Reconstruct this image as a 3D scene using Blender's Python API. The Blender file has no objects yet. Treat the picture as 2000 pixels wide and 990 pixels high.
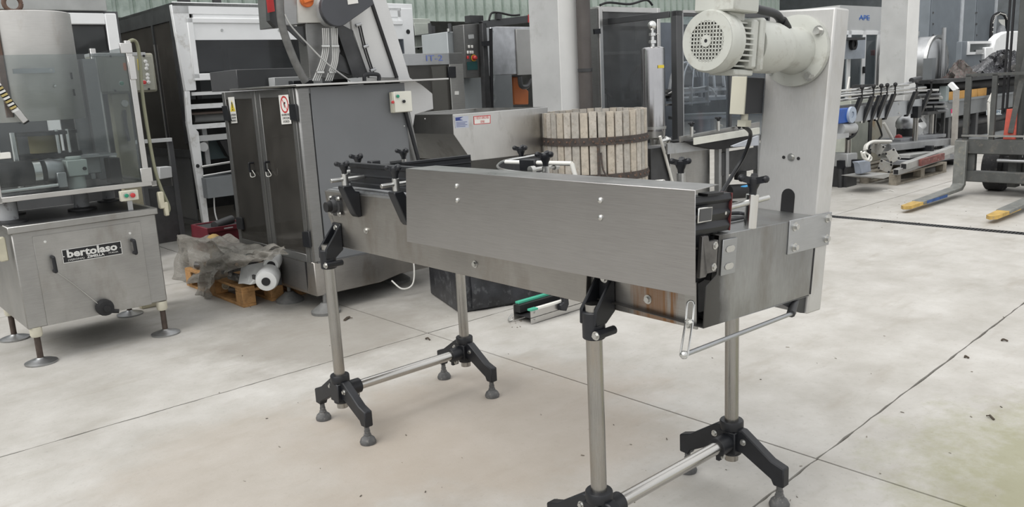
import bpy, bmesh, math, random
from mathutils import Vector, Matrix
R = random.Random(7)
S = bpy.context.scene
COL = S.collection
rad = math.radians
# ------------------------------------------------------------------ camera
F, PITCH, ROLL, YAW, EYE = 1600.49, rad(11.7394), rad(2.9635), rad(41.1807), 1.5
fw = Vector((0, math.cos(PITCH), -math.sin(PITCH)))
rt = Vector((1, 0, 0)); dn = fw.cross(rt)
cr, sr = math.cos(ROLL), math.sin(ROLL)
right, down = rt * cr + dn * sr, dn * cr - rt * sr
cam = bpy.data.cameras.new('camera'); camo = bpy.data.objects.new('camera', cam); COL.objects.link(camo)
cam.sensor_width = 36; cam.lens = F / 2000 * 36; cam.clip_start = .05; cam.clip_end = 300
m = Matrix((right, -down, -fw)).transposed().to_4x4(); m.translation = (0, 0, EYE); camo.matrix_world = m
S.camera = camo
# ------------------------------------------------------------------ sky, light, exposure
W = bpy.data.worlds.new('overcast'); S.world = W; W.use_nodes = True
nt = W.node_tree; nd = nt.nodes; bg = nd['Background']
tc = nd.new('ShaderNodeTexCoord'); sep = nd.new('ShaderNodeSeparateXYZ'); rmp = nd.new('ShaderNodeValToRGB')
nt.links.new(tc.outputs['Generated'], sep.inputs[0]); nt.links.new(sep.outputs['Z'], rmp.inputs[0])
rmp.color_ramp.elements[0].position = 0; rmp.color_ramp.elements[0].color = (.70, .715, .73, 1)
rmp.color_ramp.elements[1].position = .8; rmp.color_ramp.elements[1].color = (1, 1.0, 1.0, 1)
nt.links.new(rmp.outputs[0], bg.inputs[0]); bg.inputs[1].default_value = .93
sun = bpy.data.lights.new('soft_sun', 'SUN'); sun.energy = 1.45; sun.angle = rad(48); sun.color = (1, .98, .95)
so = bpy.data.objects.new('soft_sun', sun); COL.objects.link(so)
so.rotation_euler = Vector((.5, .42, -.85)).to_track_quat('-Z', 'Y').to_euler()
S.view_settings.view_transform = 'Standard'; S.view_settings.look = 'None'
S.view_settings.exposure = .38; S.view_settings.gamma = 1
S.cycles.max_bounces = 8; S.cycles.transparent_max_bounces = 16; S.cycles.caustics_reflective = False; S.cycles.caustics_refractive = False
# ------------------------------------------------------------------ yard axes: b runs right and away, a runs left and away, z up
AV = Vector((math.cos(YAW), math.sin(YAW), 0)); AU = Vector((-math.sin(YAW), math.cos(YAW), 0))
def ray(x, y):
    return right * ((x - 1000) / F) + down * ((y - 495) / F) + fw
def _hit(x, y, n, d):
    r = ray(x, y); c = Vector((0, 0, EYE)); p = c + r * ((d - c.dot(n)) / r.dot(n))
    return Vector((p.dot(AV), p.dot(AU), p.z))
def pb(x, y, b): return _hit(x, y, AV, b)
def pa(x, y, a): return _hit(x, y, AU, a)
def pz(x, y, z=0): return _hit(x, y, Vector((0, 0, 1)), z)
def world(p): return AV * p[0] + AU * p[1] + Vector((0, 0, p[2]))
# ------------------------------------------------------------------ materials
_m = {}
def _nt(name):
    m = bpy.data.materials.new(name); m.use_nodes = True; n = m.node_tree
    return m, n, n.nodes['Principled BSDF']
def _coord(n, sc=(1, 1, 1)):
    t = n.nodes.new('ShaderNodeTexCoord'); mp = n.nodes.new('ShaderNodeMapping'); mp.inputs['Scale'].default_value = sc
    n.links.new(t.outputs['Object'], mp.inputs[0]); return mp.outputs[0]
def _noise(n, co, sc, det=4, rough=.55):
    t = n.nodes.new('ShaderNodeTexNoise'); t.inputs['Scale'].default_value = sc; t.inputs['Detail'].default_value = det; t.inputs['Roughness'].default_value = rough
    n.links.new(co, t.inputs['Vector']); return t.outputs['Fac']
def _ramp(n, src, stops):
    r = n.nodes.new('ShaderNodeValToRGB'); e = r.color_ramp.elements
    while len(e) < len(stops): e.new(.5)
    for i, (p, c) in enumerate(stops): e[i].position = p; e[i].color = (*c, 1) if hasattr(c, '__len__') else (c, c, c, 1)
    n.links.new(src, r.inputs[0]); return r.outputs[0]
def _mix(n, fac, a, b, mode='MIX'):
    x = n.nodes.new('ShaderNodeMix'); x.data_type = 'RGBA'; x.blend_type = mode
    for s, v in ((0, fac), (6, a), (7, b)):
        if hasattr(v, 'is_linked'): n.links.new(v, x.inputs[s])
        else: x.inputs[s].default_value = v if s == 0 else (*v, 1)
    return x.outputs[2]
def _bump(n, p, h, st=.2, d=.01):
    b = n.nodes.new('ShaderNodeBump'); b.inputs['Strength'].default_value = st; b.inputs['Distance'].default_value = d
    n.links.new(h, b.inputs['Height']); n.links.new(b.outputs[0], p.inputs['Normal'])
def paint(name, c, rough=.5, var=.12, sc=6, metal=0, bump=0, dirt=None):
    if name in _m: return _m[name]
    m, n, p = _nt(name); co = _coord(n)
    f = _ramp(n, _noise(n, co, sc, 5), [(.3, 0), (.7, 1)])
    col = _mix(n, f, tuple(x * (1 - var) for x in c), tuple(min(1, x * (1 + var)) for x in c))
    if dirt:
        g = _ramp(n, _noise(n, co, sc * 2.3, 6, .65), [(.55, 0), (.72, 1)]); col = _mix(n, g, col, dirt)
    n.links.new(col, p.inputs['Base Color']); p.inputs['Roughness'].default_value = rough; p.inputs['Metallic'].default_value = metal
    if bump: _bump(n, p, _noise(n, co, sc * 12, 3), bump, .004)
    _m[name] = m; return m
def steel(name, c=(.60, .59, .57), rough=.32, brush=(1, 1, 60), var=.12, stain=None, stainamt=(.55, .8), metal=1, sc=3):
    if name in _m: return _m[name]
    m, n, p = _nt(name); co = _coord(n)
    br = _noise(n, _coord(n, brush), 14, 3); bl = _noise(n, co, sc, 5)
    f = _ramp(n, bl, [(.3, 0), (.72, 1)])
    col = _mix(n, f, tuple(x * (1 - var) for x in c), tuple(min(1, x * (1 + var)) for x in c))
    col = _mix(n, .10, col, _ramp(n, br, [(.3, .25), (.7, .9)]))
    if stain:
        g = _ramp(n, _noise(n, _coord(n, (1.2, 1.2, .5)), sc * 1.7, 6, .65), [(stainamt[0], 0), (stainamt[1], 1)]); col = _mix(n, g, col, stain)
    n.links.new(col, p.inputs['Base Color']); p.inputs['Metallic'].default_value = metal
    rr = n.nodes.new('ShaderNodeMapRange'); rr.inputs['To Min'].default_value = rough - .07; rr.inputs['To Max'].default_value = rough + .12
    n.links.new(br, rr.inputs[0]); n.links.new(rr.outputs[0], p.inputs['Roughness'])
    _bump(n, p, br, .04, .002)
    _m[name] = m; return m
def glass(name, c=(.9, .93, .93), haze=.06, tint=.9, hazec=(.75, .77, .78)):
    if name in _m: return _m[name]
    m = bpy.data.materials.new(name); m.use_nodes = True; n = m.node_tree; n.nodes.clear()
    o = n.nodes.new('ShaderNodeOutputMaterial'); t = n.nodes.new('ShaderNodeBsdfTransparent'); g = n.nodes.new('ShaderNodeBsdfGlossy'); d = n.nodes.new('ShaderNodeBsdfDiffuse')
    t.inputs[0].default_value = (*[x * tint for x in c], 1); g.inputs['Roughness'].default_value = .05; d.inputs[0].default_value = (*hazec, 1)
    lw = n.nodes.new('ShaderNodeLayerWeight'); pw = n.nodes.new('ShaderNodeMath'); pw.operation = 'POWER'; pw.inputs[1].default_value = 5; n.links.new(lw.outputs['Facing'], pw.inputs[0]); fr = n.nodes.new('ShaderNodeMath'); fr.operation = 'MULTIPLY_ADD'; fr.inputs[1].default_value = .7; fr.inputs[2].default_value = .03; n.links.new(pw.outputs[0], fr.inputs[0])
    a = n.nodes.new('ShaderNodeMixShader'); b = n.nodes.new('ShaderNodeMixShader')
    f = _noise(n, _coord(n), 5, 5); mr = n.nodes.new('ShaderNodeMapRange'); mr.inputs['To Min'].default_value = haze * .4; mr.inputs['To Max'].default_value = haze * 1.6
    n.links.new(f, mr.inputs[0]); n.links.new(mr.outputs[0], a.inputs[0]); n.links.new(t.outputs[0], a.inputs[1]); n.links.new(d.outputs[0], a.inputs[2])
    n.links.new(fr.outputs[0], b.inputs[0]); n.links.new(a.outputs[0], b.inputs[1]); n.links.new(g.outputs[0], b.inputs[2]); n.links.new(b.outputs[0], o.inputs[0])
    _m[name] = m; return m
# ------------------------------------------------------------------ mesh building
class MB:
    def __init__(s): s.v = []; s.f = []; s.T = None
    def add(s, vs, fs):
        k = len(s.v)
        for p in vs:
            p = Vector(p); s.v.append(s.T @ p if s.T is not None else p)
        s.f += [tuple(i + k for i in f) for f in fs]; return s
    def box(s, x0, y0, z0, x1, y1, z1):
        x0, x1 = min(x0, x1), max(x0, x1); y0, y1 = min(y0, y1), max(y0, y1); z0, z1 = min(z0, z1), max(z0, z1)
        return s.add([(x0, y0, z0), (x1, y0, z0), (x1, y1, z0), (x0, y1, z0), (x0, y0, z1), (x1, y0, z1), (x1, y1, z1), (x0, y1, z1)],
                     [(3, 2, 1, 0), (4, 5, 6, 7), (0, 1, 5, 4), (1, 2, 6, 5), (2, 3, 7, 6), (3, 0, 4, 7)])
    def prism(s, pts, off):
        pts = [Vector(p) for p in pts]; off = Vector(off); n = len(pts)
        nrm = sum(((pts[i] - pts[0]).cross(pts[i + 1] - pts[0]) for i in range(1, n - 1)), Vector())
        if nrm.dot(off) > 0: pts = pts[::-1]
        fs = [tuple(range(n)), tuple(range(2 * n - 1, n - 1, -1))] + [(i, i + n, (i + 1) % n + n, (i + 1) % n) for i in range(n)]
        return s.add(pts + [p + off for p in pts], fs)
    def bar(s, p0, p1, w, h, up=(0, 0, 1)):
        p0, p1 = Vector(p0), Vector(p1); d = (p1 - p0).normalized(); up = Vector(up)
        x = d.cross(up)
        if x.length < 1e-4: x = d.cross(Vector((1, 0, 0)))
        x.normalize(); y = x.cross(d)
        q = [p0 + x * (w / 2 * i) + y * (h / 2 * j) for i, j in ((-1, -1), (1, -1), (1, 1), (-1, 1))]
        return s.prism(q, p1 - p0)
    def cyl(s, p0, p1, r, r1=None, n=16):
        return s.loft([(p0, r), (p1, r if r1 is None else r1)], n)
    def loft(s, rings, n=16, caps=True):       # rings of (centre, radius) along one axis
        c = [Vector(p) for p, _ in rings]; d = (c[-1] - c[0]).normalized()
        x = d.orthogonal().normalized(); y = d.cross(x); vs = []
        for p, (_, r) in zip(c, rings):
            vs += [p + (x * math.cos(2 * math.pi * i / n) + y * math.sin(2 * math.pi * i / n)) * r for i in range(n)]
        fs = [(j * n + i, j * n + (i + 1) % n, (j + 1) * n + (i + 1) % n, (j + 1) * n + i) for j in range(len(c) - 1) for i in range(n)]
        if caps: fs += [tuple(range(n - 1, -1, -1)), tuple((len(c) - 1) * n + i for i in range(n))]
        return s.add(vs, fs)
    def lathe(s, c, ax, prof, n=20):           # prof: (offset along axis, radius)
        c = Vector(c); ax = Vector(ax).normalized()
        return s.loft([(c + ax * o, max(r, 1e-4)) for o, r in prof], n)
    def ring(s, c, ax, ro, ri, th, n=28):      # flat ring
        c = Vector(c); d = Vector(ax).normalized(); x = d.orthogonal().normalized(); y = d.cross(x); vs = []
        for r, o in ((ro, 0), (ro, th), (ri, th), (ri, 0)):
            vs += [c + d * o + (x * math.cos(2 * math.pi * i / n) + y * math.sin(2 * math.pi * i / n)) * r for i in range(n)]
        return s.add(vs, [(j * n + i, j * n + (i + 1) % n, (j + 1) % 4 * n + (i + 1) % n, (j + 1) % 4 * n + i) for j in range(4) for i in range(n)])
    def tube(s, pts, r, n=8, sub=6):
        P = [Vector(p) for p in pts]
        if sub > 1 and len(P) > 2:
            Q = []
            for i in range(len(P) - 1):
                a, b, c, d = P[max(i - 1, 0)], P[i], P[i + 1], P[min(i + 2, len(P) - 1)]
                for k in range(sub):
                    t = k / sub
                    Q.append(.5 * ((2 * b) + (c - a) * t + (2 * a - 5 * b + 4 * c - d) * t * t + (3 * b - a - 3 * c + d) * t ** 3))
            P = Q + [P[-1]]
        t = (P[1] - P[0]).normalized(); x = t.orthogonal().normalized(); vs = []
        for i, p in enumerate(P):
            t = (P[min(i + 1, len(P) - 1)] - P[max(i - 1, 0)]).normalized()
            x = (x - t * x.dot(t)).normalized(); y = t.cross(x)
            vs += [p + (x * math.cos(2 * math.pi * k / n) + y * math.sin(2 * math.pi * k / n)) * r for k in range(n)]
        m = len(P)
        fs = [(j * n + i, j * n + (i + 1) % n, (j + 1) * n + (i + 1) % n, (j + 1) * n + i) for j in range(m - 1) for i in range(n)]
        fs += [tuple(range(n - 1, -1, -1)), tuple((m - 1) * n + i for i in range(n))]
        return s.add(vs, fs)
    def ball(s, c, r, n=12, sq=1):
        c = Vector(c); k = n // 2
        return s.loft([(c + Vector((0, 0, -math.cos(math.pi * j / k) * r * sq)), max(math.sin(math.pi * j / k) * r, 1e-4)) for j in range(k + 1)], n)
    def hexbolt(s, c, ax, r=.009, h=.007, washer=True):
        c = Vector(c); ax = Vector(ax).normalized()
        if washer: s.cyl(c, c + ax * .002, r * 1.5, n=12)
        return s.cyl(c + ax * .002, c + ax * (h + .002), r, n=6)
def mesh_of(mb, name, o=(0, 0, 0)):
    me = bpy.data.meshes.new(name); o = Vector(o)
    me.from_pydata([tuple(p - o) for p in mb.v], [], mb.f); me.validate(); me.shade_smooth(); me.set_sharp_from_angle(angle=rad(38)); return me
class Thing:
    """one pushable thing: an Empty at its base, turned with the yard, whose children are its parts"""
    def __init__(s, name, label, cat, at, group=None, kind=None):
        s.o = Vector(at); e = bpy.data.objects.new(name, None); COL.objects.link(e); e.empty_display_size = .1
        e.location = world(s.o); e.rotation_euler = (0, 0, YAW)
        if label: e['label'] = label
        if cat: e['category'] = cat
        if group: e['group'] = group
        if kind: e['kind'] = kind
        s.root = e
    def part(s, name, mb, mat, parent=None, bev=0, label=None, kind=None, seg=1):
        ob = bpy.data.objects.new(name, mesh_of(mb, name, s.o)); COL.objects.link(ob); ob.data.materials.append(mat)
        ob.parent = parent or s.root
        if bev:
            b = ob.modifiers.new('bevel', 'BEVEL'); b.width = bev; b.segments = seg; b.limit_method = 'ANGLE'; b.angle_limit = rad(40); b.harden_normals = False
        if label: ob['label'] = label
        if kind: ob['kind'] = kind
        return ob
    def dup(s, ob, d=(0, 0, 0), parent=None):
        c = ob.copy(); COL.objects.link(c); c.parent = parent or ob.parent; c.location = ob.location + Vector(d); return c
def solo(name, label, cat, mb, mat, at=None, group=None, kind=None, bev=0):
    """a thing that is one mesh"""
    lo = [min(p[i] for p in mb.v) for i in range(3)]; hi = [max(p[i] for p in mb.v) for i in range(3)]
    o = Vector(at) if at is not None else Vector(((lo[0] + hi[0]) / 2, (lo[1] + hi[1]) / 2, lo[2]))
    ob = bpy.data.objects.new(name, mesh_of(mb, name, o)); COL.objects.link(ob); ob.data.materials.append(mat)
    ob.location = world(o); ob.rotation_euler = (0, 0, YAW)
    if label: ob['label'] = label
    if cat: ob['category'] = cat
    if group: ob['group'] = group
    if kind: ob['kind'] = kind
    if bev:
        b = ob.modifiers.new('bevel', 'BEVEL'); b.width = bev; b.segments = 1; b.limit_method = 'ANGLE'; b.angle_limit = rad(40)
    return ob
def dup_thing(root, to, label=None, rot=0):
    """a copy of a thing with copies of its parts and their sub-parts"""
    c = root.copy(); COL.objects.link(c); c.location = world(Vector(to)); c.rotation_euler[2] += rot
    if label: c['label'] = label
    for ch in list(root.children):
        k = ch.copy(); COL.objects.link(k); k.parent = c
        for g in list(ch.children):
            q = g.copy(); COL.objects.link(q); q.parent = k
    return c
def lettering(th, name, txt, origin, xdir, ydir, size, mat, parent=None, ext=.0008, label=None, width=None, bold=0):
    cu = bpy.data.curves.new(name, 'FONT'); cu.body = txt; cu.size = size; cu.extrude = ext; cu.offset = bold; cu.align_x = 'CENTER'; cu.align_y = 'CENTER'; cu.resolution_u = 2
    t = bpy.data.objects.new(name, cu); COL.objects.link(t); dg = bpy.context.evaluated_depsgraph_get(); dg.update()
    me = bpy.data.meshes.new_from_object(t.evaluated_get(dg)); bpy.data.objects.remove(t)
    xd, yd = Vector(xdir).normalized(), Vector(ydir).normalized(); zd = xd.cross(yd)
    sx = 1
    if width: w = max(v.co.x for v in me.vertices) - min(v.co.x for v in me.vertices); sx = width / w
    for v in me.vertices: v.co = Vector(origin) - th.o + xd * (v.co.x * sx) + yd * v.co.y + zd * v.co.z
    me.name = name; ob = bpy.data.objects.new(name, me); COL.objects.link(ob); me.materials.clear(); me.materials.append(mat); ob.parent = parent or th.root
    if label: ob['label'] = label
    return ob
# ------------------------------------------------------------------ shared materials
SS = steel('stainless_brushed')
SSV = steel('stainless_dull', (.38, .375, .36), .38, var=.2, stain=(.28, .26, .23), stainamt=(.52, .85))
SSG = steel('stainless_grey', (.42, .43, .44), .42, var=.18, stain=(.30, .29, .27))
GALV = steel('galvanised', (.46, .48, .50), .45, var=.15, metal=.45)
SSB = steel('stainless_bright', (.72, .72, .70), .18, brush=(40, 40, 1), var=.06)
ZINC = steel('zinc', (.58, .58, .56), .3, brush=(20, 20, 20), var=.1, sc=20)
TUBE = steel('leg_tube', (.35, .34, .32), .27, brush=(50, 50, 1), var=.12, stain=(.40, .36, .31), stainamt=(.5, .8), sc=5)
BLK = paint('black_plastic', (.010, .011, .014), .45, .3, 20)
BLKM = paint('black_matt', (.013, .013, .014), .65, .3, 15)
DARK = paint('dark_metal', (.06, .061, .063), .45, .25, 8, .4)
INK = paint('ink_black', (.01, .01, .012), .6, .1)
RUBBER = paint('rubber', (.03, .03, .032), .75, .3, 12, dirt=(.12, .11, .1))
DGREY = paint('dark_grey_paint', (.07, .072, .075), .42, .12, 3)
MGREY = paint('mid_grey_paint', (.20, .215, .225), .45, .1, 3)
BGREY = paint('blue_grey_paint', (.20, .225, .25), .5, .1, 3)
LGREY = paint('light_grey_paint', (.48, .49, .49), .45, .08, 4)
WHITE = paint('white_paint', (.80, .81, .81), .4, .05, 4, dirt=(.55, .54, .51))
CLEANW = paint('white_clean', (.90, .91, .91), .4, .04, 4)
CREAM = paint('cream_paint', (.66, .64, .53), .5, .06, 6)
MOTORG = paint('motor_grey_green', (.50, .51, .47), .45, .07, 9, dirt=(.36, .35, .31))
RED = paint('red_plastic', (.55, .05, .05), .4, .1); GREEN = paint('green_plastic', (.02, .28, .16), .4, .1); YELL = paint('yellow_plastic', (.75, .58, .05), .45, .1)
ORANGE = paint('orange_plastic', (.72, .17, .03), .4, .1)
def translucent(name, c, t):
    m, n, p = _nt(name); o = [x for x in n.nodes if x.type == 'OUTPUT_MATERIAL'][0]; tr = n.nodes.new('ShaderNodeBsdfTranslucent'); tr.inputs[0].default_value = (*c, 1); mx = n.nodes.new('ShaderNodeMixShader'); mx.inputs[0].default_value = t; p.inputs['Base Color'].default_value = (*c, 1); p.inputs['Roughness'].default_value = .6
    n.links.new(p.outputs[0], mx.inputs[1]); n.links.new(tr.outputs[0], mx.inputs[2]); n.links.new(mx.outputs[0], o.inputs[0]); return m
GLASS = glass('clear_pane', haze=.05); POLY = glass('scratched_polycarbonate', haze=.05, tint=.88, hazec=(.5, .52, .53)); SMOKE = glass('smoked_pane', (.42, .41, .39), haze=.16, tint=.9, hazec=(.27, .255, .23))  # smoked pane's brown haze stands in for reflections on the doors
PAPER = paint('label_paper', (.78, .77, .73), .5, .03)
WOODP = paint('pallet_wood', (.42, .23, .09), .7, .3, 14, dirt=(.22, .12, .05)); WOODG = paint('grey_wood', (.30, .27, .22), .8, .25, 16)
# ------------------------------------------------------------------ ground slabs
def concrete():
    m, n, p = _nt('concrete'); co = _coord(n)
    base = _mix(n, _ramp(n, _noise(n, co, .8, 6, .6), [(.3, 0), (.7, 1)]), (.43, .415, .385), (.54, .525, .495))
    base = _mix(n, _ramp(n, _noise(n, co, 3.2, 8, .68), [(.36, 0), (.66, 1)]), _mix(n, 1, base, (.86, .85, .83), 'MULTIPLY'), base)
    base = _mix(n, _ramp(n, _noise(n, co, 42, 4, .7), [(.58, 0), (.78, .55)]), base, (.25, .235, .21))
    base = _mix(n, _ramp(n, _noise(n, _coord(n, (1, 3, 1)), 1.9, 5, .6), [(.56, 0), (.75, .5)]), base, (.31, .28, .235))
    def blot(c, r, col, amt, sc=3):                # a stain of its own at one place on the slab
        t = n.nodes.new('ShaderNodeTexCoord'); d = n.nodes.new('ShaderNodeVectorMath'); d.operation = 'DISTANCE'
        n.links.new(t.outputs['Object'], d.inputs[0]); d.inputs[1].default_value = (c[0], c[1], 0)
        ad = n.nodes.new('ShaderNodeMath'); ad.operation = 'MULTIPLY_ADD'; n.links.new(_noise(n, co, sc, 6, .7), ad.inputs[0]); ad.inputs[1].default_value = -r * 1.2
        n.links.new(d.outputs['Value'], ad.inputs[2])
        return _mix(n, _ramp(n, ad.outputs[0], [(0, amt), (min(.95, r * .5), 0)]), base, col)
    base = blot((3.3, .35), 1.0, (.27, .265, .15), .7, 7)          # moss
    base = blot((2.2, 2.7), .9, (.40, .335, .27), .55)            # rusty drip mark below the conveyor
    base = blot((1.3, 3.0), .8, (.40, .345, .285), .45)
    base = blot((2.4, 4.6), .8, (.22, .20, .17), .55)  # grime, also darkened in colour for the shade near the pallet
    n.links.new(base, p.inputs['Base Color']); p.inputs['Roughness'].default_value = .82
    _bump(n, p, _noise(n, co, 60, 4, .7), .25, .004); _m['concrete'] = m; return m
CONC = concrete(); JOINT = paint('joint_dirt', (.10, .09, .075), .9, .3, 20)
fl = bpy.data.objects.new('floor', mesh_of(MB().box(-16, -12, -.2, 40, 40, -.012), 'floor')); COL.objects.link(fl); fl.data.materials.append(JOINT)
fl.rotation_euler = (0, 0, YAW); fl['kind'] = 'structure'
bl = [-16, -.2, 2.82, 7.845, 40]
al = [-12, -4, None, 4.06, 6.9, 12, 40]
def aline(i, b): return 1.46 + .045 * (b - 2.5) if al[i] is None else al[i]
for i in range(4):
    for j in range(6):
        x0, x1 = bl[i] + .0045, bl[i + 1] - .0045
        if i == 3: x0 += .12
        n_ = 60; rr = random.Random(i * 10 + j); w = lambda: rr.uniform(-.0035, .0035)
        lo = [(x0 + (x1 - x0) * k / n_, aline(j, x0 + (x1 - x0) * k / n_) + .0045 + w(), 0) for k in range(n_ + 1)]
        hi = [(x0 + (x1 - x0) * k / n_, aline(j + 1, x0 + (x1 - x0) * k / n_) - .0045 + w(), 0) for k in range(n_, -1, -1)]
        s_ = bpy.data.objects.new('floor_slab', mesh_of(MB().prism(lo + hi, (0, 0, -.05)), 'floor_slab')); COL.objects.link(s_); s_.data.materials.append(CONC); s_.parent = fl
# drain channel across the yard
g = MB().box(7.845, -3, -.012, 7.965, 12, -.008)
dr = Thing('drain_channel', 'long black slotted drain grate let into the concrete yard', 'drain', (7.905, 3, 0))
dr.part('channel', MB().box(7.848, -1, -.02, 7.962, 9, -.010), BLKM)
dr.part('frame', MB().box(7.845, -1, -.012, 7.855, 9, .001).box(7.955, -1, -.012, 7.965, 9, .001), DARK)
gb = MB()
for k in range(330): gb.box(7.855, -1 + k * .03, -.01, 7.955, -1 + k * .03 + .014, .0005)
dr.part('grate_bar', gb, DARK, kind='stuff')
# ------------------------------------------------------------------ building: columns, back wall, unseen canopy added for shade
CONCW = paint('column_concrete', (.47, .475, .47), .8, .1, 2.5, bump=.15, dirt=(.40, .40, .39)); CONCL = paint('column_whitewash', (.80, .80, .78), .75, .05, 3, bump=.1)
def struct(name, mb, mat, o=None, parent=None):
    ob = bpy.data.objects.new(name, mesh_of(mb, name)); COL.objects.link(ob); ob.data.materials.append(mat)
    if parent: ob.parent = parent
    else: ob.rotation_euler = (0, 0, YAW); ob['kind'] = 'structure'
    return ob
def column(px, dist, w, name):
    p = ray(px, 160); p = p * (dist / p.y); b, a = p.dot(AV), p.dot(AU)
    c = struct(name, MB().box(b, a, 0, b + w, a + w, 5.6), CONCW)
    struct('whitewashed_face', MB().box(b - .001, a - .006, 0, b + w, a, 5.6), CONCL, parent=c)
    return b, a
c1 = column(1095, 8.0, .40, 'trim_1'); c2 = column(1766.5, 12.8, .40, 'trim_2')
pipe = Thing('drainpipe', 'brown rainwater pipe strapped to the white face of the left concrete column', 'pipe', (c1[0] + .22, c1[1] - .06, 0))
pc = (c1[0] + .255, c1[1] - .085)
pipe.part('pipe_run', MB().cyl((*pc, 0), (*pc, 5.5), .066, n=20), paint('brown_pipe', (.085, .075, .07), .45, .15, 6))
for z in (1.57, 3.2): pipe.part('pipe_collar', MB().ring((*pc, z), (0, 0, 1), .072, .06, .03), DARK)
GRN = paint('green_sheet', (.50, .575, .52), .5, .12, 1.2, dirt=(.34, .41, .36))
wl = struct('wall_back', MB().box(-14, 16.2, 0, 30, 16.4, 6), paint('wall_dark', (.085, .085, .083), .9, .2))
for k in range(150):
    b = -14 + k * .24
    if k == 0:
        pn = struct('sheet_panel', MB().prism([(b + .002, 13.0, 0), (b + .03, 12.96, 0), (b + .17, 12.96, 0), (b + .20, 13.0, 0), (b + .238, 13.0, 0), (b + .238, 13.02, 0), (b + .002, 13.02, 0)], (0, 0, 3.4)), GRN, parent=wl)
        pn.location = (0, 0, 2.72)
    else:
        c = pn.copy(); COL.objects.link(c); c.location = (k * .24, 0, 2.72)
rf = struct('unseen_ceiling', MB().box(-16, 11.2, 5.6, 34, 20, 5.8), translucent('unseen_canopy', (.78, .79, .78), .7))  # unseen roof added for shade, set back and translucent to tune brightness
struct('wall_right', MB().box(25, -2, 0, 25.3, 17, 6), paint('wall_far_grey', (.15, .165, .175), .8, .15))
struct('wall_left', MB().box(-14.2, 8, 0, -14, 17, 6), paint('wall_left_grey', (.12, .12, .12), .8, .15))
# ------------------------------------------------------------------ the conveyor in front
cv = Thing('conveyor', 'stainless steel bottle conveyor on two tubular stands, with tall drive column and gearmotor', 'conveyor', (2.05, 2.2, 0))
BM = steel('beam_steel', (.36, .345, .325), .36, var=.18, stain=(.25, .22, .185), stainamt=(.5, .85))
def rusty():
    m = BM.copy(); m.name = 'beam_steel_rusty'; n = m.node_tree; p = n.nodes['Principled BSDF']; old = p.inputs['Base Color'].links[0].from_socket
    t = n.nodes.new('ShaderNodeTexCoord'); s = n.nodes.new('ShaderNodeSeparateXYZ'); n.links.new(t.outputs['Object'], s.inputs[0])
    a = n.nodes.new('ShaderNodeMath'); a.operation = 'MULTIPLY_ADD'; n.links.new(_noise(n, _coord(n, (1, 6, .5)), 6, 5), a.inputs[0]); a.inputs[1].default_value = .25; n.links.new(s.outputs['Y'], a.inputs[2])
    f = _ramp(n, n.nodes.new('ShaderNodeMath').outputs[0], [(0, 0), (1, 1)])
    mr = n.nodes.new('ShaderNodeMapRange'); n.links.new(a.outputs[0], mr.inputs[0]); mr.inputs['From Min'].default_value = -.78; mr.inputs['From Max'].default_value = -.55
    f = _ramp(n, mr.outputs[0], [(.12, 0), (.28, .9), (.5, .6), (.62, .85), (.88, 0)])
    c = _mix(n, f, old, (.25, .12, .045)); n.links.new(c, p.inputs['Base Color']); return m
BMR = rusty()
sb = [(1.75, 1.276, .83), (1.75, 1.276, 1.08), (1.75, 3.225, 1.08), (1.75, 3.215, .97), (1.75, 3.12, .84)]
cv.part('side_beam', MB().prism(sb, (.012, 0, 0)), BMR, bev=.002)
cv.part('rear_beam', MB().prism([(2.33, a, z) for _, a, z in sb], (.012, 0, 0)), BM)
cv.part('end_plate', MB().prism([(1.75, 3.225, 1.08), (2.33, 3.225, 1.08), (2.33, 3.14, .86), (1.75, 3.14, .86)], (0, -.006, 0)), BM)
cv.part('deck_sheet', MB().box(1.90, 1.66, 1.072, 2.34, 3.22, 1.08), SSV)
cv.part('underside_sheet', MB().box(1.76, 1.3, .85, 2.33, 3.1, .856), SSV)
cv.part('wear_strip', MB().box(1.752, 1.28, 1.08, 1.772, 3.2, 1.088), SSG); cv.part('wear_strip', MB().box(1.893, 1.28, 1.08, 1.912, 3.2, 1.098), BLK)
sl = cv.part('chain_slat', MB().prism([(1.773, 3.16, 1.088), (1.892, 3.16, 1.088), (1.892, 3.1955, 1.088), (1.773, 3.1955, 1.088)], (0, 0, .005)), SSG)
for k in range(1, 50): cv.dup(sl, (0, -.0377 * k, 0))
for a in (2.905, 2.2, 1.43):
    cv.part('bolt', MB().hexbolt((1.75, a, .935 if a > 2.5 else .885), (-1, 0, 0)), ZINC)
# deflector plate
dp = cv.part('deflector_plate', MB().prism([(1.65, 1.197, .952), (1.65, 2.465, .953), (1.65, 2.436, 1.221), (1.65, 1.195, 1.221)], (.002, 0, 0)).prism([(1.65, 1.195, 1.2195), (1.65, 2.436, 1.2195), (1.75, 2.39, 1.222), (1.75, 1.195, 1.222)], (0, 0, .002)), steel('plate_steel', (.38, .37, .365), .30, brush=(1, 1, 50), var=.07, sc=2), bev=.001, label='long plain brushed steel deflector plate with a folded top edge')
for a, z in ((2.145, 1.176), (2.147, 1.128), (1.507, 1.174), (1.508, 1.126)):
    cv.part('bolt', MB().lathe((1.65, a, z), (-1, 0, 0), [(0, .009), (.004, .008), (.007, .004), (.0075, 0)], 12), ZINC, parent=dp)
for a in (2.146, 1.5075): cv.part('stand_off', MB().box(1.652, a - .02, 1.09, 1.75, a + .02, 1.13), DARK, parent=dp)
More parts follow.
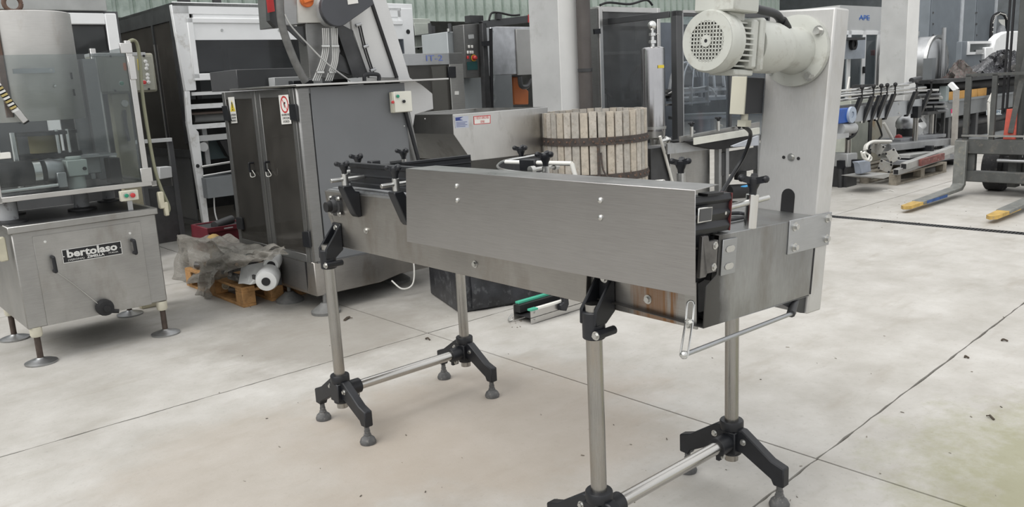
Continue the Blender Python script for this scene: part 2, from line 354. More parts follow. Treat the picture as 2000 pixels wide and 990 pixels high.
# guide-rail brackets: arm, clamp post, cross rod, star knob
def knob(c, r=.028, stem=.02):
    c = Vector(c); k = MB().lathe(c, (0, 0, 1), [(0, .010), (stem * .6, .011), (stem, .015), (stem + .01, .0185), (stem + .02, .0185), (stem + .025, .012)], 14)
    for i in range(3):
        t = rad(30 + 120 * i); d = Vector((math.cos(t), math.sin(t), 0))
        k.bar(c + Vector((0, 0, stem + .012)), c + d * r + Vector((0, 0, stem + .022)), .017, .018).ball(c + d * r + Vector((0, 0, stem + .022)), .0105, 10)
    return k
def bracket(a, b0=1.75, z=1.125, sgn=-1, out=.065, rodlen=.17):
    o = b0 + sgn * .052
    br = cv.part('rail_bracket', MB().prism([(b0, a, z - .135), (b0, a, z - .03), (b0 + sgn * .018, a, z - .028), (o - sgn * .018, a, z), (o + sgn * .022, a, z), (o + sgn * .022, a, z - .012), (b0 + sgn * .03, a, z - .12), (b0 + sgn * .018, a, z - .135)], (0, .045, 0)), BLK, bev=.003)
    c = Vector((o, a + .02, z))
    cv.part('clamp_post', MB().cyl(c, c + Vector((0, 0, .048)), .014), ZINC, parent=br, bev=.001)
    cv.part('cross_rod', MB().cyl(c + Vector((sgn * out, 0, .026)), c + Vector((-sgn * (rodlen - .065), 0, .026)), .0085, n=12), ZINC, parent=br, bev=.001)
    cv.part('star_knob', knob(c + Vector((0, 0, .048))), BLK, parent=br)
    cv.part('bolt', MB().hexbolt((b0 + sgn * .019, a + .017, z - .115), (sgn, 0, 0), .006, .005), ZINC, parent=br)
for a in (2.93, 2.56): bracket(a)
for a in (2.0, 1.62): bracket(a, z=1.085, out=.03)
bracket(3.15, 1.95, 1.13); bracket(2.62, 2.34, 1.135, 1)
# near guide rail (channel, its inner face dark) and the long rail that runs off to the right behind
def rail(p0, p1, h=.10, w=.03):
    p0, p1 = Vector(p0), Vector(p1); d = (p1 - p0).normalized(); s_ = Vector((d.y, -d.x, 0)); z = Vector((0, 0, 1))
    k = w / 2 - .005; q = [(-w / 2, 0), (w / 2, 0), (w / 2, h * .16), (k, h * .2), (k, h * .45), (w / 2, h * .48), (w / 2, h * .52), (k, h * .55), (k, h * .8), (w / 2, h * .84), (w / 2, h), (-w / 2, h)]
    return MB().prism([p0 + s_ * x + z * y for x, y in q], p1 - p0)
gr = cv.part('guide_rail', rail((1.80, 3.06, 1.105), (1.80, 1.33, 1.105), .1), BLK, bev=.0015)
gr2 = cv.part('guide_rail', rail((1.87, 3.22, 1.100), (2.30, 2.875, 1.130), .066), BLK, bev=.0015)
cv.part('rail_clip', MB().bar((2.02, 3.10, 1.182), (2.06, 3.068, 1.185), .04, .01), DARK, parent=gr2)
cv.part('rail_clip', MB().bar((1.89, 3.205, 1.172), (1.93, 3.172, 1.175), .04, .01), DARK, parent=gr2)
P = pb(665, 318, 1.97); 
cv.part('rail_clamp', MB().box(1.90, 3.06, 1.12, 1.945, 3.10, 1.2), BLK, parent=gr, bev=.003)
bb = cv.part('back_bracket', MB().prism([(2.13, 3.05, 1.08), (2.16, 3.05, 1.08), (2.16, 3.05, 1.15), (2.13, 3.05, 1.15)], (0, .03, 0)), BLK)
kp = pb(788, 303, 2.145); cv.part('star_knob', knob(kp - Vector((0, 0, .02))), BLK, parent=bb); cv.part('clamp_post', MB().cyl(kp - Vector((0, 0, .06)), kp - Vector((0, 0, .018)), .012), ZINC, parent=bb)
# curved guide by the middle of the deck
cg = []
for t in range(13):
    u_ = rad(-20 + t * 12); cg.append(pb(1075, 333, 2.25) + Vector((-.02 - .10 * math.cos(u_) + .02, .20 + .14 * math.sin(u_) - .14, 0)))
q0 = pb(972, 330, 2.05); q1 = pb(1000, 330, 2.2); q2 = pb(1055, 327, 2.35)
path = [pb(1048, 346, 1.93), pb(995, 340, 1.95), pb(972, 333, 2.03), pb(985, 322, 2.2), pb(1025, 313, 2.35), pb(1062, 309, 2.5)]
for p in path: p.z = 1.105
cgm = MB()
Q = []
for i in range(len(path) - 1):
    a_, b_, c_, d_ = path[max(i - 1, 0)], path[i], path[i + 1], path[min(i + 2, len(path) - 1)]
    for k in range(6):
        t = k / 6; Q.append(.5 * ((2 * b_) + (c_ - a_) * t + (2 * a_ - 5 * b_ + 4 * c_ - d_) * t * t + (3 * b_ - a_ - 3 * c_ + d_) * t ** 3))
Q.append(path[-1])
for i in range(len(Q) - 1): cgm.bar(Q[i] + Vector((0, 0, .045)), Q[i + 1] + Vector((0, 0, .045)), .008, .075)
cgp = cv.part('curved_guide', cgm, BLK)
cv.part('guide_edge', MB().tube([q + Vector((0, 0, .085)) for q in path], .005, 6, 4), SSB, parent=cgp)
mb_ = pb(1066, 330, 1.98)
mbk = cv.part('rod_clamp', MB().cyl((mb_.x, mb_.y, 1.08), (mb_.x, mb_.y, mb_.z + .01), .013).lathe(pb(1035, 332, 2.0), AV and (1, 0, 0), [(0, .014), (.02, .014), (.021, .007), (.12, .007), (.121, .013), (.14, .013)], 14), ZINC)
cv.part('star_knob', knob((mb_.x, mb_.y, mb_.z + .01)), BLK, parent=mbk)
w0, w1, w2 = pb(988, 316.5, 2.12), pb(1117, 319.5, 2.12), pb(1125, 349, 2.12)
PW = paint('white_nylon', (.80, .79, .74), .45, .04)
cv.part('white_guide_tube', MB().cyl(w0, w1, .0085, n=12), PW, parent=mbk); cv.part('white_guide_tube', MB().cyl(w1, w2, .0085, n=12), PW, parent=mbk)
cv.part('rod_holder', MB().bar(pb(1019, 322, 2.12), pb(1050, 322, 2.12), .03, .045), BLK, parent=mbk, bev=.004)
kk = pa(1330, 345, 1.62); kb = cv.part('clamp_post', MB().cyl((kk.x, kk.y, 1.08), kk + Vector((0, 0, .012)), .014), ZINC); cv.part('star_knob', knob(kk + Vector((0, 0, .01)), .03), BLK, parent=kb)
cv.part('white_guide_tube', MB().cyl(pb(1262, 357, 2.05), pb(1297, 354.5, 2.05), .007, n=12), PW, parent=kb)
# bearing at the far end
bp = Vector((1.75, 3.125, 1.022))
be = cv.part('flange_bearing', MB().lathe(bp, (-1, 0, 0), [(0, .045), (.014, .043), (.016, .03), (.034, .027), (.036, 0)], 24).prism([(1.75, bp.y + .05 * math.cos(t), bp.z + .05 * math.sin(t)) for t in [rad(45 + 90 * k) for k in range(4)]], (-.01, 0, 0)), DARK)
cv.part('shaft_end', MB().cyl(bp + Vector((-.036, 0, 0)), bp + Vector((-.056, 0, 0)), .022), BLKM, parent=be)
for k in range(4):
    t = rad(45 + 90 * k); cv.part('bolt', MB().hexbolt((1.74, bp.y + .046 * math.cos(t), bp.z + .046 * math.sin(t)), (-1, 0, 0), .0075), ZINC, parent=be)
# stands
def stand(a, bars=True):
    tubes = []
    for b, out in ((1.69, -1), (2.40, 1)):
        ztop = .86
        lg = cv.part('leg', MB().cyl((b, a, .115), (b, a, ztop), .0245, n=24), TUBE)
        fb = 1.75 if out < 0 else 2.345
        # clamp head: sleeve round the tube and two cheeks reaching back to the beam
        cl = cv.part('leg_clamp', MB().cyl((b, a, .755), (b, a, .838), .034, n=20).prism([(b - out * .02, a - .034, .80), (b + out * .026, a - .034, .80), (b + out * .024, a - .034, .845), (fb, a - .034, .945), (fb, a - .034, .83)], (0, .012, 0)).prism([(b - out * .02, a + .022, .80), (b + out * .026, a + .022, .80), (b + out * .024, a + .022, .845), (fb, a + .022, .945), (fb, a + .022, .83)], (0, .012, 0)).box(fb, a - .034, .83, fb + out * .008, a + .034, .945), BLK, bev=.003)
        cv.part('clamp_bolt', MB().cyl((b - .035, a - .04, .778), (b + .045, a - .04, .778), .013, n=12), BLK, parent=cl, bev=.002)
        cv.part('bolt', MB().hexbolt((b - .035, a - .04, .778), (-1, 0, 0), .009), ZINC, parent=cl); cv.part('bolt', MB().hexbolt((fb + out * .008, a, .925), (out, 0, 0), .009), ZINC, parent=cl)
        # foot hub with two drooping arms
        ft = cv.part('foot_hub', MB().cyl((b, a, .14), (b, a, .262), .036, n=20).box(b - .036, a - .036, .15, b + .036, a + .036, .235), BLK, bev=.003)
        cv.part('collar', MB().lathe((b, a, .236), (0, 0, 1), [(0, .041), (.004, .0425), (.03, .0425), (.034, .04), (.034, .026)], 24), BLK, parent=ft)
        ib = -out
        cv.part('bar_socket', MB().cyl((b + ib * .03, a, .192), (b + ib * .095, a, .192), .034, n=18).box(b + ib * .05, a - .008, .14, b + ib * .088, a + .008, .17), BLK, parent=ft, bev=.002)
        cv.part('bolt', MB().hexbolt((b + ib * .07, a - .008, .155), (0, -1, 0), .008), ZINC, parent=ft)
        for sg in (-1, 1):
            pr_ = [(0, .245), (.035, .245), (.15, .168), (.20, .152), (.20, .082), (.16, .08), (.15, .10), (.035, .16), (0, .16)]
            arm = cv.part('foot_arm', MB().prism([(b - .019, a + sg * (.02 + y), z) for y, z in pr_], (.038, 0, 0)), BLK, parent=ft, bev=.004)
            cv.part('bolt', MB().hexbolt((b - .019, a + sg * .06, .205), (-1, 0, 0), .008), ZINC, parent=ft)
            cv.part('levelling_foot', MB().cyl((b, a + sg * .195, .03), (b, a + sg * .195, .085), .011, n=10).lathe((b, a + sg * .195, 0), (0, 0, 1), [(0, .034), (.01, .036), (.024, .03), (.036, .017), (.044, .016), (.046, .013), (.06, .013), (.061, 0)], 18), paint('dusty_foot', (.10, .10, .10), .7, .3, 30, dirt=(.25, .24, .22)), parent=ft)
    cv.part('cross_bar', MB().cyl((1.78, a, .192), (2.31, a, .192), .0225, n=24), steel('bar_steel', (.55, .535, .505), .22, brush=(1, 60, 60), var=.08))
stand(1.585); stand(3.14)
# ---- drive end: box, column, gearmotor; the whole end leans a little
ez = (Vector((0, 0, 1)) + Vector((.052, -.044, 0))).normalized(); ex = Vector((1, 0, 0)); ex = (ex - ez * ex.dot(ez)).normalized(); ey = ez.cross(ex)
ET = Matrix((ex, ey, ez)).transposed().to_4x4(); ET.translation = Vector((1.731, 1.23, .842))
def EB(): b = MB(); b.T = ET; return b
def grimy():
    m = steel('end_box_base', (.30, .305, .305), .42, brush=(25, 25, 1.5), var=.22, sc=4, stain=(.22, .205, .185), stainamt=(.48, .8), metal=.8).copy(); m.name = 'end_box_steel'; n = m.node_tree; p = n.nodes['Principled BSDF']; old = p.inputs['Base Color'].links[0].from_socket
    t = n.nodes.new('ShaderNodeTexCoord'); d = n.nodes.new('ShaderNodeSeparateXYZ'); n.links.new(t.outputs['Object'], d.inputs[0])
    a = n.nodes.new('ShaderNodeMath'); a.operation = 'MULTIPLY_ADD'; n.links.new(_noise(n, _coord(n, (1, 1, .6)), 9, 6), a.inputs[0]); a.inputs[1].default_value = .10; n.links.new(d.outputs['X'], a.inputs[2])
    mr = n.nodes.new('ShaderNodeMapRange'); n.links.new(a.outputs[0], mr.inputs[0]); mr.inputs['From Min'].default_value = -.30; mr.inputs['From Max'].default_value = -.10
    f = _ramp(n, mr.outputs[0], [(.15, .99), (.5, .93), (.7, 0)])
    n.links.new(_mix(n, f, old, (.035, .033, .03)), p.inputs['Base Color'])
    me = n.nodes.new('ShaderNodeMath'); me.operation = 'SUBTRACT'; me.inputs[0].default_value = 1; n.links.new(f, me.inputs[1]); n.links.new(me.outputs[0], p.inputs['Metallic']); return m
EBX = grimy()
ebox = cv.part('end_box', EB().prism([(0, 0, 0), (.548, 0, .004), (.548, 0, .248), (.045, 0, .246), (.045, 0, .14), (0, 0, .115)], (0, .004, 0)).prism([(.045, 0, .243), (.547, 0, .2465), (.547, .42, .2465), (.045, .42, .243)], (0, 0, .003)).box(0, 0, 0, .55, .42, .003).box(0, .42, 0, .6, .424, .24), EBX, bev=.0015)
cv.part('box_lining', EB().box(.05, .01, .01, .54, .41, .015).box(.045, .02, .12, .05, .4, .24), BLKM, parent=ebox)
cv.part('slotted_plate', EB().prism([(.056, -.001, .135), (.122, -.001, .135), (.122, -.001, .232), (.056, -.001, .232)], (0, -.004, 0)), SSG, parent=ebox, bev=.001)
for z in (.158, .205): cv.part('oval_slot', EB().prism([(.09 + .014 * math.cos(t) + (.006 if math.cos(t) > 0 else -.006), -.0056, z + .009 * math.sin(t)) for t in [k * math.pi / 8 for k in range(16)]], (0, -.0012, 0)), ZINC, parent=ebox)
hb = cv.part('hinge_block', EB().prism([(-.03, 0, .14), (-.005, 0, .14), (-.005, -.004, .15), (.035, -.004, .15), (.035, -.004, .235), (-.005, -.004, .235), (-.005, 0, .25), (-.03, 0, .25)], (0, .012, 0)), paint('greasy_steel', (.16, .155, .15), .4, .3, 20, metal=.7), bev=.0015)
for z in (.165, .222): cv.part('bolt', EB().hexbolt((.02, -.004, z), (0, -1, 0), .007, .004), ZINC, parent=hb)
cv.part('inner_sprocket', EB().cyl((-.02, .08, .16), (.04, .08, .16), .06, n=24), BLKM); cv.part('chain_return', EB().box(-.03, .03, .215, .06, .2, .262), BLKM)
cv.part('shadow_gap', EB().box(.549, -.0012, .006, .556, 0, .150), INK, parent=ebox)
cv.part('end_gusset', MB().box(1.745, 1.262, .83, 1.752, 1.30, 1.08), SSV)
er = cv.part('end_rail', EB().prism([(-.11, -.0, y) if False else (-.09, .01 + x, .252 + y) for x, y in ((0, 0), (.03, 0), (.03, .012), (.012, .02), (.012, .08), (.03, .088), (.03, .1), (0, .1), (-.004, .085), (.004, .075), (.004, .06), (-.004, .05), (.004, .03), (-.004, .015))], (.19, 0, 0)), BLK, bev=.001)
npl = cv.part('name_plate', EB().box(-.05, .003, .285, .01, .0105, .325), SSB, parent=er, bev=.002); cv.part('name_plate_face', EB().box(-.046, .0022, .289, .006, .004, .321), DGREY, parent=er); cv.part('end_cap', EB().box(.098, .006, .252, .101, .042, .352), paint('end_cap_maroon', (.14, .03, .03), .5), parent=er)
cv.part('bolt', EB().hexbolt((.065, .004, .302), (0, -1, 0), .005, .003, False), ZINC, parent=er); cv.part('rail_clip', EB().box(-.02, .0, .352, .05, .03, .358), BLKM, parent=er)
po = cv.part('rod_post', EB().cyl((.206, .012, .246), (.206, .012, .34), .0175, n=20), SSB, bev=.001)
cv.part('cross_rod', EB().cyl((.10, .022, .31), (.285, .012, .325), .0085, n=14), ZINC, parent=po, bev=.001)
cv.part('star_knob', (lambda k: (setattr(k, 'v', [ET @ p for p in k.v]), k)[1])(knob((.206, .012, .34), .036, .022)), BLK, parent=po)
tw = cv.part('drive_column', EB().prism([(.548, 0, -.058), (.632, 0, -.058), (.632, .212, -.058), (.548, .212, -.058)], (0, 0, .912)), steel('column_steel', (.57, .565, .55), .48, var=.12, stain=(.42, .40, .36), brush=(60, 60, 1), metal=.6), bev=.006, seg=2)
cv.part('rounded_slot', EB().prism([(.5475, .098 + x, z) for x, z in [(-.022, .25), (.022, .25)] + [(.022 * math.cos(t), .30 + .022 * math.sin(t)) for t in [k * math.pi / 8 for k in range(9)]]], (-.001, 0, 0)), BLKM, parent=tw)
cv.part('bolt', EB().hexbolt((.5478, .099, .418), (-1, 0, 0), .008), ZINC, parent=tw)
for q in (.124, .075): cv.part('bolt_hole', EB().cyl((.5478, q, .416), (.546, q, .416), .005, n=12), BLKM, parent=tw)
tp = cv.part('tie_plate', EB().prism([(.392, 0, .150), (.634, 0, .152), (.636, 0, .254), (.389, 0, .251)], (0, -.004, 0)), SSG, bev=.001)
for x, z in ((.418, .231), (.609, .237), (.425, .169), (.613, .174)): cv.part('bolt', EB().hexbolt((x, -.004, z), (0, -1, 0), .009, .009), ZINC, parent=tp)
cv.part('bottom_gusset', EB().prism([(.40, .01, -.001), (.548, .01, -.001), (.548, .01, -.056), (.52, .01, -.05)], (0, .2, 0)), DARK)
# gearmotor
AX = (.11, .733)
def ax(x): return (x, AX[0], AX[1] + (.548 - x) * .018)
gm = cv.part('gear_motor', EB().loft([(ax(.27), .068), (ax(.30), .072), (ax(.34), .073), (ax(.40), .072), (ax(.43), .066), (ax(.455), .06), (ax(.50), .066), (ax(.53), .07)], 28), MOTORG)
fg = cv.part('mounting_flange', EB().loft([(ax(.528), .088), (ax(.532), .104), (ax(.547), .105)], 40), MOTORG, parent=gm)
for t in (45, 135, 225, 315): cv.part('bolt', EB().hexbolt((.531, AX[0] + .09 * math.cos(rad(t + 8)), AX[1] + .09 * math.sin(rad(t + 8))), (-1, 0, 0), .011, .012), ZINC, parent=gm)
cv.part('adapter_plate', EB().box(.238, AX[0] - .068, AX[1] - .066, .262, AX[0] + .068, AX[1] + .074).box(.205, AX[0] - .062, AX[1] - .06, .236, AX[0] + .062, AX[1] + .068), MOTORG, parent=gm, bev=.006)
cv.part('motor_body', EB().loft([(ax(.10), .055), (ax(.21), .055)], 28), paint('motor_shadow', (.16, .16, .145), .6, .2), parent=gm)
fin = EB()
f0 = None
for k in range(9):
    t = AX[1] - .056 + k * .014; h = math.sqrt(max(.072 ** 2 - (t - AX[1]) ** 2, .0009))
    cv.part('cooling_fin', EB().box(.145, AX[0] - h, t, .205, AX[0] + h, t + .0045), MOTORG, parent=gm)
cv.part('motor_foot_rail', EB().box(.15, AX[0] - .05, AX[1] - .078, .24, AX[0] + .03, AX[1] - .062), MOTORG, parent=gm, bev=.003)
cv.part('fan_cover', EB().loft([(ax(.09), .0), (ax(.0901), .0)], 8) if False else EB().ring(ax(.088), (1, 0, 0), .0765, .052, .004, 40).loft([(ax(.092), .0765), (ax(.098), .081), (ax(.125), .082), (ax(.127), .079), (ax(.15), .079)], 40, caps=False), MOTORG, parent=gm)
gb = EB()
for k in range(-5, 6):
    o = k * .0098; h = math.sqrt(max(.0535 ** 2 - o * o, 0))
    gb.box(.087, AX[0] + o - .0016, AX[1] + .0083 - h, .0895, AX[0] + o + .0016, AX[1] + .0083 + h); gb.box(.087, AX[0] - h, AX[1] + .0083 + o - .0016, .0895, AX[0] + h, AX[1] + .0083 + o + .0016)
cv.part('fan_grille', gb.ring(ax(.0845), (1, 0, 0), .0155, .005, .005, 24), MOTORG, parent=gm); cv.part('shaft_hole', EB().cyl(ax(.0855), ax(.0862), .0055, n=12), INK, parent=gm)
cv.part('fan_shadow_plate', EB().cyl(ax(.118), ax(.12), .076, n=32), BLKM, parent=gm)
fb_ = EB().cyl(ax(.10), ax(.118), .014, n=14)
for k in range(7):
    t = rad(k * 51.4); fb_.bar(Vector(ax(.109)), Vector(ax(.109)) + Vector((0, math.cos(t), math.sin(t))) * .05, .004, .016, (1, .3, 0))
cv.part('fan_wheel', fb_, DARK, parent=gm)
cv.part('terminal_box', EB().box(.10, AX[0] - .07, AX[1] + .083, .215, AX[0] + .055, AX[1] + .16).box(.12, AX[0] - .04, AX[1] + .06, .20, AX[0] + .04, AX[1] + .085), MOTORG, parent=gm, bev=.004)
cv.part('conduit', EB().tube([(.215, AX[0] - .02, AX[1] + .105), (.30, AX[0] - .02, AX[1] + .10), (.40, AX[0] - .01, AX[1] + .095), (.46, AX[0], AX[1] + .07)], .012, 12), BLK, parent=gm)
cv.part('conduit_end', EB().cyl((.44, AX[0] - .005, AX[1] + .078), (.475, AX[0], AX[1] + .06), .017, n=12), BLKM, parent=gm)
swb = cv.part('switch_box', EB().box(.452, .212, .545, .552, .262, .655), paint('anthracite', (.05, .052, .058), .5, .1), bev=.002)
cv.part('switch_cover', EB().box(.446, .211, .543, .452, .262, .657), CREAM, parent=swb, bev=.001); cv.part('cable_gland', EB().cyl((.49, .235, .545), (.49, .235, .518), .011, n=12).box(.475, .22, .505, .505, .25, .525), CREAM, parent=swb)
c0 = EB(); e_ = lambda x, q, z: ET @ Vector((x, q, z))
cpts = [e_(.49, .235, .505), pa(1466, 262, 1.46), pa(1455, 300, 1.5), pa(1435, 335, 1.52), pa(1408, 378, 1.50), pa(1398, 388, 1.46)]
cv.part('power_cable', MB().tube(cpts, .0065, 8), BLK, parent=swb)
cv.part('loose_cable', EB().tube([(.0, .13, .256), (.12, .12, .256), (.25, .17, .256), (.36, .15, .256), (.33, .10, .256), (.2, .09, .256), (.05, .07, .256)], .0055, 8), BLK)
# drip rod hung on wire links
rodL, rodR = pa(1336, 693, 1.20), pa(1552, 610, 1.225)
lk = cv.part('hanging_rod', MB().cyl(rodL, rodR, .0065, n=12), SSG, bev=.001)
def link(p0, p1, w=.009):
    p0, p1 = Vector(p0), Vector(p1); d = (p1 - p0).normalized(); s_ = Vector((.6, -.8, 0)); s_ = (s_ - d * s_.dot(d)).normalized()
    pts = [p0 + s_ * w * math.cos(t) - d * w * math.sin(t) for t in [k * math.pi / 5 for k in range(6)]] + [p1 - s_ * w * math.cos(t) + d * w * math.sin(t) for t in [k * math.pi / 5 for k in range(6)]]
    return MB().tube(pts + [pts[0]], .0028, 6, 1)
la, lb, lc = pa(1349, 594, 1.262), pa(1346, 634, 1.25), rodL
cv.part('wire_link', link(la, lb), ZINC, parent=lk); cv.part('wire_link', link(lb + Vector((0, 0, .008)), lc), ZINC, parent=lk)
cv.part('rod_end', MB().ball(rodL, .011, 10), ZINC, parent=lk); cv.part('rod_clamp', MB().cyl(rodR + (rodL - rodR) * .04, rodR + Vector((.06, .03, .03)), .013, n=10), DARK, parent=lk)
cv.part('bolt', MB().hexbolt(lb + Vector((0, 0, .004)), (-1, 0, 0), .009), ZINC, parent=lk)
# ------------------------------------------------------------------ helpers for flat pieces seen on one plane
def polyb(pts, b, th): return MB().prism([pb(x, y, b) for x, y in pts], (th, 0, 0))
def polya(pts, a, th): return MB().prism([pa(x, y, a) for x, y in pts], (0, th, 0))
def frame_b(mb, b, a0, a1, z0, z1, w, t):
    return mb.box(b, a0, z0, b + t, a0 + w, z1).box(b, a1 - w, z0, b + t, a1, z1).box(b, a0 + w, z0, b + t, a1 - w, z0 + w).box(b, a0 + w, z1 - w, b + t, a1 - w, z1)
def frame_a(mb, a, b0, b1, z0, z1, w, t):
    return mb.box(b0, a, z0, b0 + w, a + t, z1).box(b1 - w, a, z0, b1, a + t, z1).box(b0 + w, a, z0, b1 - w, a + t, z0 + w).box(b0 + w, a, z1 - w, b1 - w, a + t, z1)
def button(th, c, ax, mat, r=.012, parent=None, name='push_button'):
    ob = th.part('button_ring', MB().lathe(c, ax, [(0, r * 1.35), (.004, r * 1.3), (.0045, r)], 16), ZINC, parent=parent)
    return th.part(name, MB().lathe(c, ax, [(0, r), (.012, r), (.014, r * .8), (.0142, 0)], 16), mat, parent=parent)
def handle(th, p0, p1, out, r=.008, mat=None, parent=None):
    p0, p1, out = Vector(p0), Vector(p1), Vector(out)
    return th.part('handle', MB().tube([p0, p0 + out * .9, p0 + out + (p1 - p0) * .12, p1 + out - (p1 - p0) * .12, p1 + out * .9, p1], r, 8, 4), mat or BLK, parent=parent)
# ------------------------------------------------------------------ grey sorting cabinet behind the conveyor
cb = Thing('sorting_cabinet', 'dark grey machine cabinet with two smoked doors, warning labels and a thin steel table top', 'machine', (3.0, 5.55, 0))
BS = 2.58; AR = 5.0
CABG = paint('cabinet_grey', (.115, .118, .12), .42, .1, 2, dirt=(.14, .145, .15)); CABS = steel('cabinet_steel', (.20, .20, .195), .40, var=.12, metal=.8)
body = cb.part('body_shell', MB().box(BS + .03, 6.16, .36, 3.43, 6.2, 1.54).box(3.39, AR, .36, 3.43, 6.2, 1.54).box(BS + .03, AR, 1.5, 3.43, 6.2, 1.54).box(BS + .03, AR, .36, 3.43, 6.2, .40), CABG)
cb.part('side_panel', MB().box(BS + .1, AR - .003, .37, 3.43, AR + .02, 1.54), paint('panel_grey', (.155, .162, .17), .45, .08, 2), parent=body, bev=.002)
cb.part('corner_post', MB().box(BS, AR - .002, .365, BS + .1, AR + .045, 1.545), CABS, parent=body, bev=.012)
cb.part('centre_post', MB().box(BS + .005, 5.595, .36, BS + .04, 5.64, 1.54), CABS, bev=.003)
cb.part('door_seal', MB().box(BS + .004, 5.61, .36, BS - .004, 5.62, 1.54), steel('seal_strip', (.4, .4, .39), .4))
cb.part('inner_drum', MB().cyl((3.0, 5.55, .42), (3.0, 5.55, 1.2), .33, n=32), DARK)
for a0, a1, nm in ((5.045, 5.605, 'r'), (5.63, 6.2, 'l')):
    d = cb.part('door', frame_b(MB(), BS, a0, a1, .362, 1.54, .055, .022), CABS, bev=.002)
    cb.part('smoked_pane', MB().box(BS + .004, a0 + .05, .41, BS + .012, a1 - .05, 1.49), SMOKE, parent=d)
    hx = a1 - .10 if nm == 'r' else a0 + .12
    h0 = pb(526, 316, BS) if nm == 'r' else pb(495, 318, BS)
    handle(cb, h0, h0 + Vector((0, .0, -.06)), (-.035, 0, 0), .008, parent=d)
    cb.part('zip_tie', MB().tube([h0 + Vector((-.02, .03, -.07)), h0 + Vector((-.03, .0, -.10)), h0 + Vector((-.02, -.05, -.09)), h0 + Vector((-.03, -.03, -.05))], .0028, 5), PW, parent=d)
for q in ([(567, 203), (581, 203), (584, 236), (570, 234)], [(436, 207), (447, 206), (453, 236), (441, 235)], [(593, 452), (606, 452), (609, 484), (595, 481)], [(463, 424), (475, 425), (478, 448), (466, 447)]):
    hg = cb.part('hinge', polyb(q, BS - .002, -.014), BLK, bev=.002)
base = cb.part('base_shell', MB().prism([(BS + .005, AR + .01, .13), (3.10, AR + .01, .13), (3.35, AR + .12, .13), (3.62, AR + .12, .13), (3.62, 5.9, .13), (BS + .3, 5.9, .13), (BS + .3, 5.555, .13), (BS + .005, 5.555, .13)], (0, 0, .238)), steel('base_steel', (.40, .38, .355), .38, var=.15, stain=(.28, .25, .21)), bev=.004)
cb.part('base_panel', MB().box(BS + .003, 5.14, .15, BS + .006, 5.545, .355), steel('base_dark', (.16, .155, .15), .45, metal=.7), parent=base); cb.part('pry_gap', MB().prism([(BS + .002, 5.137, .36), (BS + .002, 5.118, .36), (BS + .002, 5.133, .17)], (.002, 0, 0)), INK, parent=base)
cb.part('sled_base', MB().box(BS + .32, 5.9, .10, 3.6, 7.5, .2).box(BS + .34, 6.2, .2, BS + .38, 7.4, .30), paint('sled_green_grey', (.085, .10, .10), .45, .15, 4))
FOOT = paint('machine_foot', (.16, .16, .155), .6, .2, 20)
for px in ((573, 590), (644, 613)):
    p = pz(*px); cb.part('machine_foot', MB().lathe((p.x, p.y + .05, 0), (0, 0, 1), [(0, .10), (.02, .102), (.06, .045), (.075, .03), (.075, .014), (.14, .014)], 24), FOOT)
p = Vector((3.5, 5.4, 0)); cb.part('machine_foot', MB().lathe(p, (0, 0, 1), [(0, .10), (.02, .102), (.06, .045), (.075, .03), (.075, .014), (.14, .014)], 24), FOOT)
tp_ = [pz(514, 163.5, 1.55), pz(548, 170, 1.55), pz(575, 172, 1.55), pz(600, 171, 1.55), pz(868, 157.2, 1.55)]
tb = cb.part('table_top', MB().prism([(BS - .02, 6.0, 1.548), (BS - .05, 5.4, 1.548), (BS - .01, 4.97, 1.548), (3.0, 4.93, 1.548), (3.79, 4.94, 1.548), (3.80, 5.0, 1.548), (3.5, 5.9, 1.548)], (0, 0, .013)), SS, bev=.002, label='thin overhanging steel table top')
dg = cb.part('lift_handle', MB().tube([pa(712, 158, 5.0), pa(712, 148, 5.0), pa(718, 145, 5.0), pa(734, 145, 5.0), pa(740, 148, 5.0), pa(740, 158, 5.0)], .014, 8, 3).prism([pa(x, y, 4.95) for x, y in ((700, 159), (752, 158), (752, 163), (700, 163))], (0, .08, 0)), BLK)
cx_ = cb.part('control_box', MB().box(3.285, AR - .055, 1.335, 3.44, AR - .012, 1.48), CREAM, bev=.004)
cb.part('box_lid', MB().box(3.290, AR - .066, 1.337, 3.442, AR - .055, 1.482), paint('lid_cream', (.72, .71, .63), .4, .03), parent=cx_, bev=.004)
for q, mt in (((776, 188), GREEN), ((766, 199.5), RED), ((788, 198), INK)): button(cb, pa(*q, AR - .066), (0, -1, 0), mt, .011, cx_)
s1 = [(445.5, 190), (457.5, 189), (464, 240), (452, 241)]; s2 = [(544, 186), (563, 184.5), (569.5, 241.5), (550.5, 243)]
def lab(th, quad, fn, d, off, mat=PAPER, parent=None, name='warning_label', label=None):
    return th.part(name, MB().prism([fn(x, y, d) for x, y in quad], off), mat, parent=parent, label=label)
l1 = lab(cb, s1, pb, BS - .001, (-.0012, 0, 0), label='white label with yellow warning triangle'); l2 = lab(cb, s2, pb, BS - .001, (-.0012, 0, 0), label='white label with red prohibition ring')
def onquad(quad, fn, d, s, t):       # s right, t down in the quad
    a, b, c, e = [fn(x, y, d) for x, y in quad]
    return (a * (1 - s) + b * s) * (1 - t) + (e * (1 - s) + c * s) * t
Q1 = lambda s, t: onquad(s1, pb, BS - .0024, s, t); Q2 = lambda s, t: onquad(s2, pb, BS - .0024, s, t)
cb.part('triangle', MB().prism([Q1(.5, .12), Q1(.92, .55), Q1(.08, .55)], (-.0006, 0, 0)), YELL, parent=l1)
cb.part('exclamation', MB().prism([Q1(.42, .2), Q1(.58, .2), Q1(.54, .43), Q1(.46, .43)], (-.0014, 0, 0)).prism([Q1(.44, .46), Q1(.56, .46), Q1(.56, .51), Q1(.44, .51)], (-.0014, 0, 0)), INK, parent=l1)
